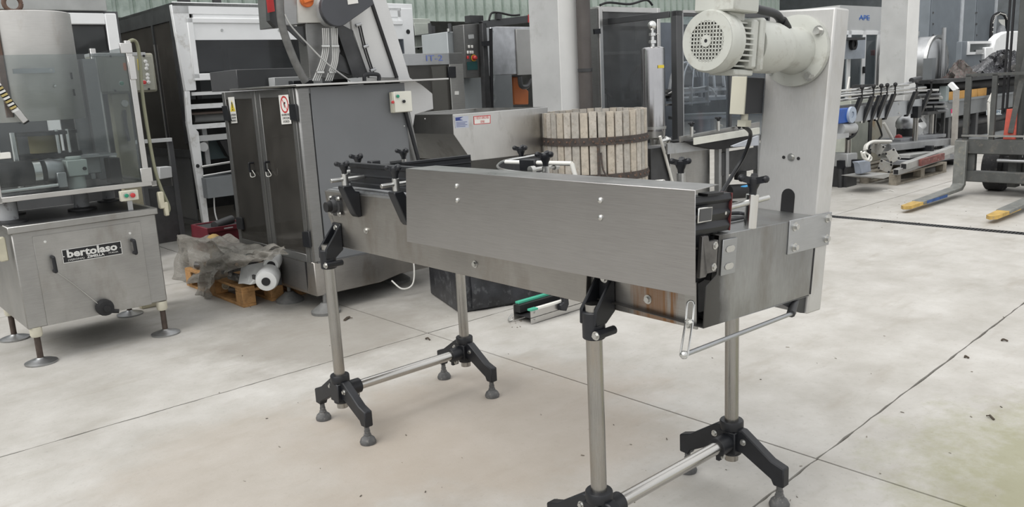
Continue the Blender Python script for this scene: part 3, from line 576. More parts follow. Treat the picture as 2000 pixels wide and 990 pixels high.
for k, (L, tx) in enumerate(((l1, 'ATTENZIONE\nORGANI IN\nMOVIMENTO'), (l2, 'NON RIMUOVERE\nLE PROTEZIONI\nDI SICUREZZA'))):
    Q = (Q1, Q2)[k]; lettering(cb, 'lettering', tx, Q(.5, .8) + Vector((-.0004, 0, 0)), Q(1, .8) - Q(0, .8), Q(.5, 0) - Q(.5, 1), .022, INK, parent=L, ext=.0003, width=(Q(1, .8) - Q(0, .8)).length * .8)
rc = Q2(.5, .33); rx = (Q2(1, .33) - Q2(0, .33)) * .40
cb.part('prohibition_ring', MB().ring(rc, (-1, 0, 0), rx.length, rx.length * .8, .0008, 32).bar(rc + Vector((-.0006, .6, .7)).normalized() * rx.length * .85, rc - Vector((.0006, .6, .7)).normalized() * rx.length * .85, .007, .001, (1, 0, 0)), RED, parent=l2)
cb.part('pictogram', MB().ball(rc + Vector((-.0012, -.008, .012)), .006, 8).bar(rc + Vector((-.0012, .01, .004)), rc + Vector((-.0012, -.008, .008)), .006, .001, (1, 0, 0)).bar(rc + Vector((-.0012, .006, .004)), rc + Vector((-.0012, .002, -.02)), .006, .001, (1, 0, 0)), INK, parent=l2)
hs = cb.part('rear_housing', MB().prism([(BS + .04, 5.98, 1.55), (3.4, 5.98, 1.55), (3.4, 5.98, 1.70), (BS + .04, 5.98, 1.70)], (0, .5, 0)), DGREY, bev=.003)
cb.part('connector_block', MB().box(2.95, 5.75, 1.555, 3.12, 5.83, 1.60), BLK, bev=.004); cb.part('junction_box', MB().box(2.85, 5.85, 1.555, 3.25, 5.95, 1.63), LGREY, bev=.003)
cb.part('drain_hose', MB().tube([(3.36, 4.98, .36), (3.36, 4.95, .2), (3.32, 4.93, .08), (3.24, 4.95, .06), (3.2, 5.02, .12)], .006, 8), PW)
for z in (.60, 1.05): cb.part('panel_screw', MB().lathe(pa(830 if z > 1 else 790, 232 if z > 1 else 246, AR - .003), (0, -1, 0), [(0, .006), (.003, .004), (.0032, 0)], 10), ZINC)
# ------------------------------------------------------------------ inclined elevator with its cap hopper
el = Thing('cap_elevator', 'inclined pale elevator leg with dark drive head and pipes, rising above the grey cabinet', 'elevator', (3.7, 5.4, 0))
EA = 5.12
PALE = steel('pale_steel', (.66, .66, .655), .45, var=.06, metal=.35)
P_ = lambda x, y, a=EA: pa(x, y, a)
cas = el.part('side_casing', MB().prism([P_(724, 0) + (P_(724, 0) - P_(775, 152)) * .35, P_(755, 0) + (P_(755, 0) - P_(800, 155)) * .35, P_(755, 0), P_(801, 152), P_(822, 164), P_(845, 183), P_(847, 213), P_(811, 224), P_(800, 290), P_(792, 235), P_(782, 165)], (0, .5, 0)), PALE, bev=.004)
el.part('side_cover', MB().prism([P_(690, 0) + (P_(690, 0) - P_(735, 150)) * .3, P_(722, 0) + (P_(722, 0) - P_(773, 152)) * .3, P_(773, 152), P_(722, 152), P_(690, 70)], (0, .03, 0)), paint('elevator_white', (.66, .66, .65), .4, .05, 3), parent=cas, bev=.003)
el.part('cover_seam', MB().bar(P_(724, 0, EA - .01), P_(775, 152, EA - .01), .018, .02), BLKM, parent=cas)
el.part('underside', MB().prism([P_(652, 40), P_(690, 60), P_(720, 150), P_(690, 152)], (0, .4, 0)), DARK, parent=cas)
for x0, y0, x1, y1 in ((700, 50, 726, 142), (704, 49, 730, 142)): el.part('cable', MB().tube([P_(x0, y0, EA - .03), P_((x0 + x1) / 2 - 2, (y0 + y1) / 2, EA - .03), P_(x1, y1, EA - .03)], .006, 6), BLKM, parent=cas)
for x, y in ((699, 50), (713, 92), (727, 138)): el.part('cable_clip', MB().cyl(P_(x - 4, y, EA - .03), P_(x + 6, y - 3, EA - .03), .012, n=8), SSG, parent=cas)
hd = el.part('head_box', MB().prism([P_(545, -60), P_(603, -60), P_(600, 46), P_(553, 50)], (0, .35, 0)), steel('head_steel', (.30, .30, .295), .35, metal=.9), bev=.004)
el.part('head_side', MB().prism([P_(523, -60), P_(545, -60), P_(553, 50), P_(540, 54), P_(527, 40)], (0, .05, 0)), DARK, parent=hd)
el.part('red_sticker', MB().prism([P_(519, -10, EA - .004), P_(533, -12, EA - .004), P_(537, 22, EA - .004), P_(523, 25, EA - .004)], (0, .002, 0)), RED, parent=hd)
el.part('isolator_plate', MB().prism([P_(580, -50, EA - .01), P_(640, -50, EA - .01), P_(650, 44, EA - .01), P_(582, 45, EA - .01)], (0, .03, 0)), paint('beige_plate', (.62, .61, .57), .5), parent=hd, bev=.004)
oc = P_(597, 1, EA - .012); el.part('isolator_knob', MB().cyl(oc, oc + Vector((0, -.03, 0)), .045, n=20).bar(oc + Vector((-.04, -.04, -.01)), oc + Vector((.04, -.04, .015)), .022, .03), ORANGE, parent=hd, bev=.003)
dc = P_(640, 22, EA + .02); dr_ = Vector((.35, -.94, 0)).normalized()
dm = el.part('head_motor', MB().loft([(dc + dr_ * -.25, .105), (dc + dr_ * .06, .105), (dc + dr_ * .065, .10)], 32), SSB)
el.part('motor_band', MB().ring(dc + dr_ * -.02, dr_, .112, .1, .05, 32), LGREY, parent=dm)
g0, g1 = P_(652, 18, EA - .08), P_(712, -18, EA - .08)
gs = MB()
dd = (g1 - g0).normalized(); nn = Vector((dd.z * -1, 0, dd.x)).normalized(); pr = []
for k in range(13):
    t = math.pi / 2 + math.pi * k / 12; pr.append(g0 + (dd * math.cos(t) + Vector((-dd.z, 0, dd.x)) * math.sin(t)) * .115)
pr += [g1 - Vector((-dd.z, 0, dd.x)) * .10, g1 + Vector((-dd.z, 0, dd.x)) * .10]
bg_ = el.part('belt_guard', gs.prism(pr, (0, -.04, 0)), paint('guard_grey', (.06, .063, .072), .4, .08), parent=dm, bev=.004)
lq = [(678, -6), (697, -10), (700, 6), (680, 9)]
el.part('warning_label', MB().prism([P_(x, y, EA - .125) for x, y in lq], (0, .003, 0)), PAPER, parent=dm)
el.part('support_post', MB().prism([P_(596, 46), P_(652, 44), P_(665, 100), P_(650, 152), P_(606, 152)], (0, .12, 0)), CABS, bev=.003)
el.part('chute_plate', MB().prism([P_(555, 50, EA + .02), P_(600, 52, EA + .02), P_(700, 135, EA + .02), P_(700, 152, EA + .02), P_(640, 130, EA + .02)], (0, .02, 0)), DARK)
el.part('conduit', MB().tube([P_(546, -30, EA - .08), P_(548, 30, EA - .08), P_(556, 68, EA - .08), P_(575, 118, EA - .08), P_(590, 148, EA - .08), P_(597, 160, EA - .08)], .026, 12), paint('grey_conduit', (.14, .14, .135), .5, .2, 20))
el.part('cable', MB().tube([P_(556, 28, EA - .1), P_(568, 50, EA - .1), P_(600, 85, EA - .1), P_(640, 125, EA - .1), P_(684, 158, EA - .1)], .0055, 6), paint('cable_grey', (.45, .45, .44), .5))
PIPE = SSB
for k in range(4):
    el.part('air_line', MB().tube([P_(630 + k * 3.6, 55, EA - .06), P_(631 + k * 3.6, 90, EA - .06), P_(626 + k * 3.6, 120, EA - .06), P_(611 + k * 4, 158, EA - .06)], .0042, 6), paint('air_line', (.6, .6, .58), .35))
    el.part('air_line', MB().tube([P_(648 + k * 3.4, 55, EA - .06), P_(649 + k * 3.4, 90, EA - .06), P_(649 + k * 3.4, 120, EA - .06), P_(636 + k * 4, 158, EA - .06)], .0042, 6), paint('air_line', (.6, .6, .58), .35))
for x0, x1, y in ((627, 643, 90), (646, 661, 90), (618, 632, 141), (642, 655, 141)): el.part('pipe_clip', MB().bar(P_(x0, y, EA - .066), P_(x1, y, EA - .066), .02, .012), ZINC)
el.part('gas_strut', MB().cyl(P_(791, 214, 4.98), P_(822, 330, 4.98), .014, n=10), BLK); el.part('strut_pivot', MB().ball(P_(789, 215, 4.985), .02, 8), ZINC)
for b_, a_ in ((3.68, 5.62), (3.68, 5.95)): el.part('support_leg', MB().box(b_, a_, 0, b_ + .05, a_ + .05, 1.5), DARK)
el.part('wall_plate', MB().prism([P_(783, 165, 5.0 + .02), P_(797, 200, 5.02), P_(822, 320, 5.02), P_(797, 335, 5.02), P_(790, 250, 5.02)], (0, .02, 0)), CABS)
# hopper
HA = 4.93
hp = Thing('cap_hopper', 'open stainless hopper with blue maker plate and red bordered label, beside the cabinet', 'hopper', (4.2, 5.3, 0))
h = {k: pa(*q, HA) for k, q in dict(tl=(883.5, 223.4), tr=(1069.5, 210.8), br=(1069.5, 297.8), bl=(921.7, 314.6), ml=(886, 262)).items()}
zt = h['tl'].z; DEP = .95
for k in h: h[k].y = HA
h['tr'].z = zt; hx0 = h['tl'].x; hx1 = h['tr'].x
HST = steel('hopper_steel', (.55, .545, .53), .33, brush=(60, 1, 1), var=.12, stain=(.32, .31, .29))
hf = hp.part('front_wall', MB().prism([h['tl'], h['tr'], h['br'], h['bl'], h['ml']], (0, .004, 0)), HST, bev=.001)
D = Vector((0, DEP, 0)); e4 = Vector((.004, 0, 0))
hp.part('side_wall', MB().prism([h['tl'], h['tl'] + D, h['ml'] + D, h['ml']], e4), HST); hp.part('sloped_wall', MB().prism([h['ml'], h['ml'] + D, h['bl'] + D, h['bl']], e4), HST)
hp.part('back_wall', MB().prism([h['tl'] + D, h['tr'] + D, h['br'] + D, h['bl'] + D, h['ml'] + D], (0, .004, 0)), HST); hp.part('right_wall', MB().prism([h['tr'], h['tr'] + D, h['br'] + D, h['br']], -e4), HST)
hp.part('sloped_floor', MB().prism([h['bl'], h['br'], h['br'] + Vector((-.1, DEP, -.25)), h['bl'] + Vector((0, DEP, -.25))], (0, 0, .004)), DARK)
hp.part('bottom_shell', MB().prism([h['bl'], h['br'], h['br'] + Vector((-.15, .5, -.45)), h['bl'] + Vector((.1, .5, -.45))], (0, .004, 0)), CABS)
hp.part('rim_fold', MB().box(hx0, HA - .004, zt - .006, hx1, HA + .02, zt).box(hx0, HA, zt - .006, hx0 + .02, HA + DEP, zt).box(hx0, HA + DEP - .02, zt - .006, hx1, HA + DEP, zt), SSB)
hp.part('stand_leg', MB().box(hx0 + .2, HA + .5, 0, hx0 + .26, HA + .56, zt - .5), DARK); hp.part('stand_leg', MB().box(hx1 - .3, HA + .5, 0, hx1 - .24, HA + .56, zt - .5), DARK)
mq = [(888, 228), (914.5, 226), (915.5, 249), (889.5, 250.5)]; wq = [(925, 227), (958, 224.5), (958, 241), (925.5, 243.5)]
mp = lab(hp, mq, pa, HA - .001, (0, -.001, 0), paint('maker_plate', (.45, .48, .56), .4), parent=hf, name='maker_plate'); wp = lab(hp, wq, pa, HA - .001, (0, -.001, 0), RED, parent=hf)
M_ = lambda s, t: onquad(mq, pa, HA - .0022, s, t); W_ = lambda s, t: onquad(wq, pa, HA - .0022, s, t)
BLUE = paint('print_blue', (.03, .05, .22), .5)
hp.part('printed_logo', MB().prism([M_(.05, .08), M_(.62, .05), M_(.35, .22), M_(.62, .36), M_(.05, .36)], (0, -.0005, 0)), BLUE, parent=hf)
for k in range(4): hp.part('printed_line', MB().prism([M_(.08, .48 + k * .12), M_(.9 - .15 * (k % 2), .48 + k * .12), M_(.9 - .15 * (k % 2), .52 + k * .12), M_(.08, .52 + k * .12)], (0, -.0005, 0)), BLUE, parent=hf)
hp.part('label_face', MB().prism([W_(.04, .08), W_(.96, .08), W_(.96, .92), W_(.04, .92)], (0, -.0006, 0)), PAPER, parent=hf)
lettering(hp, 'lettering', 'E VIETATO RIMUOVERE\nI RIPARI', W_(.5, .5) + Vector((0, -.001, 0)), (1, 0, 0), (0, 0, 1), .03, RED, parent=hf, ext=.0003, width=(W_(1, .5) - W_(0, .5)).length * .8)
# ------------------------------------------------------------------ filling machine with the name plate, left foreground
bt = Thing('filling_machine', 'old stainless filling machine with black name plate and round feet, at the left edge', 'machine', (1.31, 5.8, 0))
FA, BL0, BL1, BK = 5.40, .91, 1.72, 6.2
BST = steel('old_machine_steel', (.34, .335, .32), .42, var=.18, stain=(.34, .32, .28), brush=(1, 1, 40), metal=.8)
bx = bt.part('base_cabinet', MB().prism([(BL0, FA, .222), (BL1, FA, .227), (BL1, FA, .80), (BL0, FA, .80)], (0, BK - FA, 0)), BST, bev=.006)
bt.part('front_panel', MB().box(1.015, FA - .004, .224, 1.62, FA - .001, .765), SSV, parent=bx, bev=.001)
bt.part('top_rim', MB().box(.893, FA - .02, .797, 1.732, BK + .02, .838), SSV, bev=.004)
bt.part('top_tray', MB().box(.92, FA + .02, .838, 1.70, BK - .02, .8395), DARK)
np_ = bt.part('name_plate', MB().box(1.152, FA - .007, .579, 1.489, FA - .004, .662), INK, parent=bx, bev=.001)
PLT = paint('plate_silver', (.72, .72, .70), .35, .03, metal=.3)
bt.part('plate_border', frame_a(MB(), FA - .0085, 1.152, 1.489, .579, .662, .0035, .002), PLT, parent=bx)
lettering(bt, 'lettering', 'bertolaso', (1.32, FA - .0075, .630), (1, 0, 0), (0, 0, 1), .062, PLT, parent=bx, ext=.0012, width=.285, bold=.0022)
lettering(bt, 'lettering', '(VERONA)', (1.225, FA - .0075, .594), (1, 0, 0), (0, 0, 1), .016, PLT, parent=bx, ext=.001, width=.09); lettering(bt, 'lettering', 'ZIMELLA', (1.335, FA - .0075, .596), (1, 0, 0), (0, 0, 1), .021, PLT, parent=bx, ext=.001, width=.10, bold=.0008); lettering(bt, 'lettering', 'ITALIA', (1.437, FA - .0075, .598), (1, 0, 0), (0, 0, 1), .014, PLT, parent=bx, ext=.001, width=.055)
for x in (1.16, 1.481): bt.part('plate_rivet', MB().ball((x, FA - .008, .62), .005, 8), ZINC, parent=bx)
handle(bt, (1.096, FA - .004, .63), (1.098, FA - .004, .545), (0, -.04, 0), .011, parent=bx); handle(bt, (1.556, FA - .004, .655), (1.558, FA - .004, .575), (0, -.04, 0), .011, parent=bx)
for x, z in ((1.075, .725), (1.55, .70)): bt.part('quarter_lock', MB().lathe((x, FA - .004, z), (0, -1, 0), [(0, .008), (.004, .007), (.0042, 0)], 12), PLT, parent=bx)
vv = Vector((1.335, FA - .004, .27)); bt.part('drain_valve', MB().lathe(vv, (0, -1, 0), [(0, .05), (.03, .052), (.06, .045), (.062, .02), (.08, .02)], 18).cyl(vv + Vector((0, -.04, -.02)), vv + Vector((.07, -.05, -.035)), .013, n=10), BLKM, parent=bx)
bt.part('drain_chain', MB().tube([(1.10, FA - .03, .545), (1.2, FA - .012, .43), (1.3, FA - .03, .30)], .0025, 5), ZINC, parent=bx)
for i, (x, a) in enumerate(((.955, 5.43), (1.69, 5.43), (.955, 6.16), (1.69, 6.16))):
    ft = bt.part('leg', MB().cyl((x, a, .02), (x, a, .2), .0175, n=14), paint('rusty_leg', (.07, .05, .04), .7, .3, 20))
    bt.part('leg_sleeve', MB().lathe((x, a, .165), (0, 0, 1), [(0, .028), (.012, .034), (.06, .034), (.06, 0)], 18), paint('sleeve_ivory', (.62, .59, .48), .55, .1, 20), parent=ft)
    bt.part('foot_disc', MB().lathe((x, a, 0), (0, 0, 1), [(0, .088), (.01, .09), (.018, .07), (.026, .03), (.035, .02), (.035, 0)], 28), SSG, parent=ft)
# table rail, columns, posts, clear guards
for a in (5.44, 6.2): bt.part('table_rail', MB().box(.87, a, .975, 1.77, a + .05, 1.005), SS, bev=.002)
for x in (.87, 1.735): bt.part('table_rail', MB().box(x, 5.44, .97, x + .035, 6.25, 1.005), SS, bev=.002)
bt.part('table_plate', MB().box(.9, 5.49, .985, 1.74, 6.2, .99), DARK)
for x, a, r in ((1.40, 5.80, .045), (1.03, 6.0, .045), (1.65, 6.1, .04), (.95, 5.6, .05)):
    c = bt.part('column', MB().cyl((x, a, .80), (x, a, 1.0), r, n=20), paint('chipped_grey', (.33, .34, .35), .55, .12, 12, dirt=(.08, .07, .07))); bt.part('column_flange', MB().lathe((x, a, .838), (0, 0, 1), [(0, r * 1.9), (.012, r * 1.9), (.02, r)], 20), DARK, parent=c)
ps = bt.part('guard_post', MB().box(1.70, 5.455, .985, 1.735, 5.49, 1.875), SS, bev=.002)
bt.part('post_bracket', MB().box(1.665, 5.44, 1.80, 1.735, 5.456, 1.86).box(1.70, 5.44, 1.64, 1.74, 5.455, 1.78), SS, parent=ps, bev=.002); bt.part('post_bracket', MB().box(1.68, 5.44, 1.0, 1.75, 5.456, 1.09), SS, parent=ps, bev=.002)
bt.part('air_hose', MB().tube([(1.72, 5.5, 1.86), (1.78, 5.52, 1.88), (1.80, 5.53, 1.8), (1.775, 5.5, 1.5), (1.78, 5.48, 1.1), (1.80, 5.47, .95), (1.83, 5.46, .82), (1.80, 5.45, .78)], .011, 8), paint('hose_olive', (.25, .25, .17), .5))
bt.part('guard_post', MB().box(.875, 5.455, .99, .91, 5.49, 1.6), SS, bev=.002); bt.part('guard_post', MB().box(1.70, 6.2, .985, 1.735, 6.235, 1.875), SS, bev=.002)
bt.part('guard_pane', MB().box(.91, 5.47, 1.01, 1.70, 5.475, 1.80), POLY); bt.part('guard_pane', MB().box(1.715, 5.49, 1.01, 1.72, 6.2, 1.84), POLY)
# bowl (steel skirt), its hanging bracket, turret
tc_ = Vector((1.26, 5.86, 0)); TR = .25
TNK = steel('bowl_steel', (.56, .55, .53), .45, var=.14, stain=(.42, .38, .33), brush=(1, 1, 30), metal=.75)
tn = bt.part('bowl', MB().loft([(tc_ + Vector((0, 0, 1.42)), TR), (tc_ + Vector((0, 0, 1.425)), TR + .003), (tc_ + Vector((0, 0, 2.06)), TR + .003), (tc_ + Vector((0, 0, 2.065)), TR - .004), (tc_ + Vector((0, 0, 2.02)), TR - .01)], 40), TNK)
RST = paint('rusty_strap', (.13, .08, .06), .75, .35, 18, dirt=(.2, .1, .05))
sx = tc_ + Vector((-.195, -.165, 0))
bt.part('bowl_strap', MB().box(sx.x - .02, sx.y - .02, 1.45, sx.x + .012, sx.y + .01, 2.09).box(sx.x - .02, sx.y - .02, 2.04, sx.x + .18, sx.y - .012, 2.07), RST, parent=tn)
bt.part('lifting_eye', MB().tube([Vector((1.17, 5.67, 2.07)) + Vector((.045 * math.cos(t), 0, .045 * math.sin(t) + .035)) for t in [k * math.pi / 8 for k in range(17)]], .013, 8, 1), RST, parent=tn)
bt.part('bowl_tab', MB().box(1.10, 5.598, 1.70, 1.32, 5.608, 1.728), SSG, parent=tn)
for x, z in ((1.30, 1.714), (1.31, 1.62)): bt.part('bolt', MB().lathe((x, 5.606, z), (0, -1, 0), [(0, .009), (.008, .008), (.009, 0)], 10), ZINC, parent=tn)
for z in (1.66, 1.56): bt.part('bowl_slot', MB().box(1.42, 5.662, z, 1.43, 5.672, z + .04), INK, parent=tn)
bt.part('turret_plate', MB().cyl(tc_ + Vector((0, 0, 1.33)), tc_ + Vector((0, 0, 1.35)), .19, n=32), DARK); bt.part('turret_hub', MB().cyl(tc_ + Vector((0, 0, 1.22)), tc_ + Vector((0, 0, 1.33)), .09, n=24), paint('hub_ochre', (.36, .31, .17), .6, .1)); bt.part('star_wheel', MB().cyl(tc_ + Vector((0, 0, 1.19)), tc_ + Vector((0, 0, 1.215)), .2, n=24).cyl(tc_ + Vector((0, 0, 1.0)), tc_ + Vector((0, 0, 1.19)), .1, n=20), BLKM)
for dx in (.04, .10, -.2): bt.part('guide_rod', MB().cyl(tc_ + Vector((dx, -.15, 1.0)), tc_ + Vector((dx, -.15, 1.36)), .012 if dx > 0 else .02, n=12), SSB)
bt.part('side_plate', MB().box(1.60, 6.05, 1.0, 1.68, 6.12, 1.8).box(1.52, 6.12, 1.0, 1.60, 6.16, 1.8), steel('plate_dark', (.22, .225, .23), .45, metal=.7))
# drive: black motor, bevel box, grey boxes
mt_ = bt.part('drive_motor', MB().loft([((.90, 5.6, 1.12), .075), ((1.13, 5.6, 1.12), .075), ((1.14, 5.6, 1.12), .068), ((1.19, 5.6, 1.12), .062)], 24), BLKM)
bt.part('motor_ring', MB().ring((1.11, 5.6, 1.12), (1, 0, 0), .079, .07, .04), SSB, parent=mt_)
bt.part('coupling', MB().lathe((1.18, 5.6, 1.12), (1, 0, 0), [(0, .07), (.03, .078), (.09, .055), (.10, .04)], 24), SSG, parent=mt_)
gx = bt.part('bevel_gearbox', MB().box(1.29, 5.54, 1.075, 1.405, 5.66, 1.175).cyl((1.345, 5.6, 1.175), (1.345, 5.6, 1.195), .045, n=20).cyl((1.345, 5.6, .99), (1.345, 5.6, 1.075), .05, n=20), paint('gearbox_pale', (.50, .55, .52), .45, .06), bev=.005)
bt.part('filler_plug', MB().cyl((1.385, 5.54, 1.118), (1.385, 5.532, 1.118), .011, n=12), INK, parent=gx)
bt.part('terminal_case', MB().box(1.42, 5.72, 1.07, 1.53, 5.82, 1.19).box(1.46, 5.72, 1.03, 1.49, 5.75, 1.07), LGREY, bev=.004); bt.part('work_plate', MB().box(1.1, 5.66, 1.175, 1.62, 5.95, 1.185), SSG); bt.part('pipe', MB().cyl((.9, 5.52, 1.03), (1.24, 5.52, 1.035), .014, n=12), SSB); bt.part('side_block', MB().box(1.55, 5.62, 1.0, 1.62, 5.72, 1.16), BLKM, bev=.004)
bt.part('pipe_block', MB().box(1.22, 5.5, 1.02, 1.27, 5.54, 1.11), SSG, bev=.003)
# small start-stop box and ivory limit switch on the right
sb_ = bt.part('start_stop_box', MB().box(1.53, 5.41, .90, 1.64, 5.44, .965), CREAM, bev=.004); button(bt, (1.565, 5.41, .935), (0, -1, 0), GREEN, .012, sb_); button(bt, (1.602, 5.41, .933), (0, -1, 0), RED, .015, sb_)
bt.part('box_stem', MB().box(1.57, 5.425, .838, 1.60, 5.437, .905), SSG, parent=sb_)
bt.part('limit_switch', MB().box(1.765, 5.43, .82, 1.80, 5.47, .93).box(1.79, 5.43, .77, 1.82, 5.46, .86), paint('switch_ivory', (.55, .52, .40), .5, .1, 14), bev=.006); bt.part('switch_clamp', MB().box(.84, 5.43, .64, .885, 5.48, .78), paint('switch_ivory', (.55, .52, .40), .5, .1, 14), bev=.006)
# energy chain and clamp at the left edge
ch = bt.part('cable_chain', MB().bar(pa(-6, 168, 5.42), pa(52, 240, 5.42), .03, .035, (0, 1, 0)), BLKM)
a_, b_ = pa(-6, 165, 5.40), pa(28, 214, 5.40)
for k in range(9): q = a_ + (b_ - a_) * (k / 8); bt.part('chain_link', MB().bar(q, q + (b_ - a_) * .075, .032, .03, (0, 1, 0)), paint('chain_brass', (.50, .40, .16), .35, .15, 20, metal=.6) if k % 2 else PLT, parent=ch)
bt.part('chain_end', MB().bar(pa(28, 212, 5.40), pa(50, 238, 5.40), .035, .025, (0, 1, 0)), SS, parent=ch, bev=.003); bt.part('white_clamp', MB().box(.88, 5.40, 1.225, .98, 5.44, 1.26).box(.87, 5.4, 1.24, .93, 5.44, 1.285), PW, bev=.003)
# big control panel box standing behind on its post
pbx = Thing('control_pulpit', 'yellowed control box with push buttons on a beige post, seen through the filling machine guards', 'control box', (1.85, 6.2, 0))
OLV = paint('pulpit_olive', (.37, .365, .30), .5, .12, 5, dirt=(.28, .26, .19))
cx2 = pbx.part('box_body', MB().box(1.70, 6.2, 1.57, 2.115, 6.36, 1.84), OLV, bev=.015, seg=2); pbx.part('box_front', MB().box(1.73, 6.19, 1.58, 2.10, 6.2, 1.82), paint('pulpit_front', (.33, .33, .28), .5, .12, 6), parent=cx2, bev=.004); pbx.part('box_top', MB().box(1.70, 6.19, 1.82, 2.06, 6.36, 1.845), LGREY, parent=cx2, bev=.003)
pt_ = pbx.part('post', MB().box(1.80, 6.24, 0, 1.92, 6.32, 1.57), paint('post_beige', (.47, .43, .31), .6, .15, 5, dirt=(.3, .26, .18)), bev=.006)
button(pbx, pa(237, 163, 6.19), (0, -1, 0), GREEN, .014, cx2); button(pbx, pa(281, 161, 6.19), (0, -1, 0), RED, .014, cx2)
for x, y in ((284, 120), (287, 127), (286, 134), (288, 146), (288.5, 153), (290, 160)): pbx.part('selector', MB().lathe(pa(x, y, 6.19), (0, -1, 0), [(0, .014), (.006, .013), (.007, .006), (.012, .005), (.0122, 0)], 14), PLT, parent=cx2)
pbx.part('yellow_strip', polya([(268, 115), (274, 114), (276, 136), (270, 137)], 6.188, .002), YELL, parent=cx2); pbx.part('orange_label', polya([(240, 123), (252, 122), (254, 136), (242, 138)], 6.188, .002), ORANGE, parent=cx2)
for x, y in ((216, 110), (281, 109), (225, 177), (291, 174)): pbx.part('lid_screw', MB().cyl(pa(x, y, 6.19), pa(x, y, 6.184), .008, n=10), INK, parent=cx2)
pbx.part('round_dial', MB().lathe(pa(243, 202, 6.24), (0, -1, 0), [(0, .025), (.012, .024), (.0122, 0)], 18), PAPER, parent=pt_); pbx.part('post_hose', MB().tube([pa(243, 215, 6.22), pa(246, 245, 6.21), pa(252, 275, 6.21)], .012, 8), DARK, parent=pt_)
# ------------------------------------------------------------------ press basket of upright slats
pc_ = Vector((5.10, 4.71, 0)); PRR = .425
pr_ = Thing('press_basket', 'round basket press of weathered pale wooden slats bound by rusty iron hoops', 'press', pc_)
SLAT = [paint('slat_wood_' + n, c, .8, .18, 22, dirt=(.30, .25, .19)) for n, c in (('pale', (.46, .425, .375)), ('grey', (.40, .375, .335)), ('warm', (.47, .42, .35)))]
IRON = paint('rusty_iron', (.055, .045, .04), .65, .3, 18, dirt=(.16, .08, .04))
ztop = 1.245; NS = 39
for k in range(NS):
    t = 2 * math.pi * k / NS; d = Vector((math.cos(t), math.sin(t), 0)); s_ = Vector((-d.y, d.x, 0)); w = R.uniform(.0295, .032); dz = R.uniform(-.005, .005)
    c = pc_ + d * PRR; tw_ = R.uniform(-.002, .002)
    pr_.part('slat', MB().prism([c - s_ * w - d * .014, c + s_ * w - d * .014, c + s_ * w * .92 + d * (.014 + tw_), c - s_ * w * .92 + d * (.014 - tw_)], (0, 0, ztop - .32 + dz)), SLAT[k % 3]).location.z += .32
for z, h_, n in ((.985, .062, 'upper'), (.695, .062, 'mid'), (.40, .06, 'low')):
    hoop = pr_.part('iron_hoop', MB().ring(pc_ + Vector((0, 0, z)), (0, 0, 1), PRR + .022, PRR + .0145, h_, 60), IRON)
    for k in range(NS):
        t = 2 * math.pi * k / NS; d = Vector((math.cos(t), math.sin(t), 0))
        if d.y < .5 or d.x < 0: pr_.part('hoop_rivet', MB().lathe(pc_ + d * (PRR + .022) + Vector((0, 0, z + h_ / 2)), d, [(0, .009), (.005, .007), (.0055, 0)], 8), RST, parent=hoop)
t = rad(229); d = Vector((math.cos(t), math.sin(t), 0)); s_ = Vector((-d.y, d.x, 0)); c = pc_ + d * (PRR + .03)
pr_.part('joint_bar', MB().bar(c + s_ * -.02 + Vector((0, 0, .38)), c + s_ * -.02 + Vector((0, 0, .99)), .022, .02, d), IRON)
pr_.part('latch_handle', MB().tube([c + Vector((0, 0, .93)), c + d * .02 + s_ * .01 + Vector((0, 0, .80)), c + d * .04 + s_ * .06 + Vector((0, 0, .72)), c + d * .05 + s_ * .12 + Vector((0, 0, .69))], .007, 8), IRON)
pr_.part('hoop_hinge', MB().bar(pc_ + Vector((-.20, -.40, 1.02)), pc_ + Vector((-.05, -.452, 1.02)), .012, .018), IRON)
pr_.part('press_tray', MB().cyl(pc_ + Vector((0, 0, .24)), pc_ + Vector((0, 0, .32)), PRR + .09, n=40), IRON); pr_.part('press_leg', MB().cyl(pc_ + Vector((.3, -.25, 0)), pc_ + Vector((.3, -.25, .24)), .03).cyl(pc_ + Vector((-.3, -.25, 0)), pc_ + Vector((-.3, -.25, .24)), .03).cyl(pc_ + Vector((0, .38, 0)), pc_ + Vector((0, .38, .24)), .03), IRON, kind='stuff')
pr_.part('lining', MB().cyl(pc_ + Vector((0, 0, .32)), pc_ + Vector((0, 0, 1.21)), PRR - .02, n=40), paint('dark_inside', (.03, .025, .02), .9))
# ------------------------------------------------------------------ tall white machine at the back left
wm = Thing('white_packing_machine', 'tall white packing machine with a framed window, behind the grey sorting cabinet', 'machine', (4.3, 9.6, 0))
WA, WB = 8.7, 3.22
wm.part('left_post', MB().prism([pa(x, y, WA) for x, y in ((334, 9), (368, 9), (384, 176), (362, 178))], (0, .06, 0)).prism([pa(x, y, WA) for x, y in ((362, 178), (371, 178), (376, 245), (388, 258), (411, 452), (400, 452), (366, 240))], (0, .06, 0)), WHITE, bev=.004)
wm.part('header_panel', MB().box(WB + .2, WA + .01, 2.10, 6.0, WA + .06, 2.475).box(WB, WA, 2.36, 6.0, WA + .01, 2.478), CLEANW, bev=.004)
wf = wm.part('window_frame', MB().box(3.34, WA - .03, 1.71, 3.40, WA, 2.32).box(3.34, WA - .03, 2.27, 6.0, WA, 2.32).box(3.34, WA - .03, 1.69, 6.0, WA, 1.76), CLEANW, bev=.005)
wm.part('window_panel', MB().box(3.40, WA - .012, 2.10, 6.0, WA - .008, 2.27), CLEANW, parent=wf); wm.part('window_pane', MB().box(3.40, WA - .012, 1.76, 6.0, WA - .008, 2.10), glass('machine_pane', (.55, .57, .6), .03), parent=wf)
wm.part('back_shell', MB().box(WB, 11.4, 0, 6.0, 11.45, 2.47).box(WB, WA, 2.44, 6.0, 11.4, 2.47), DARK)
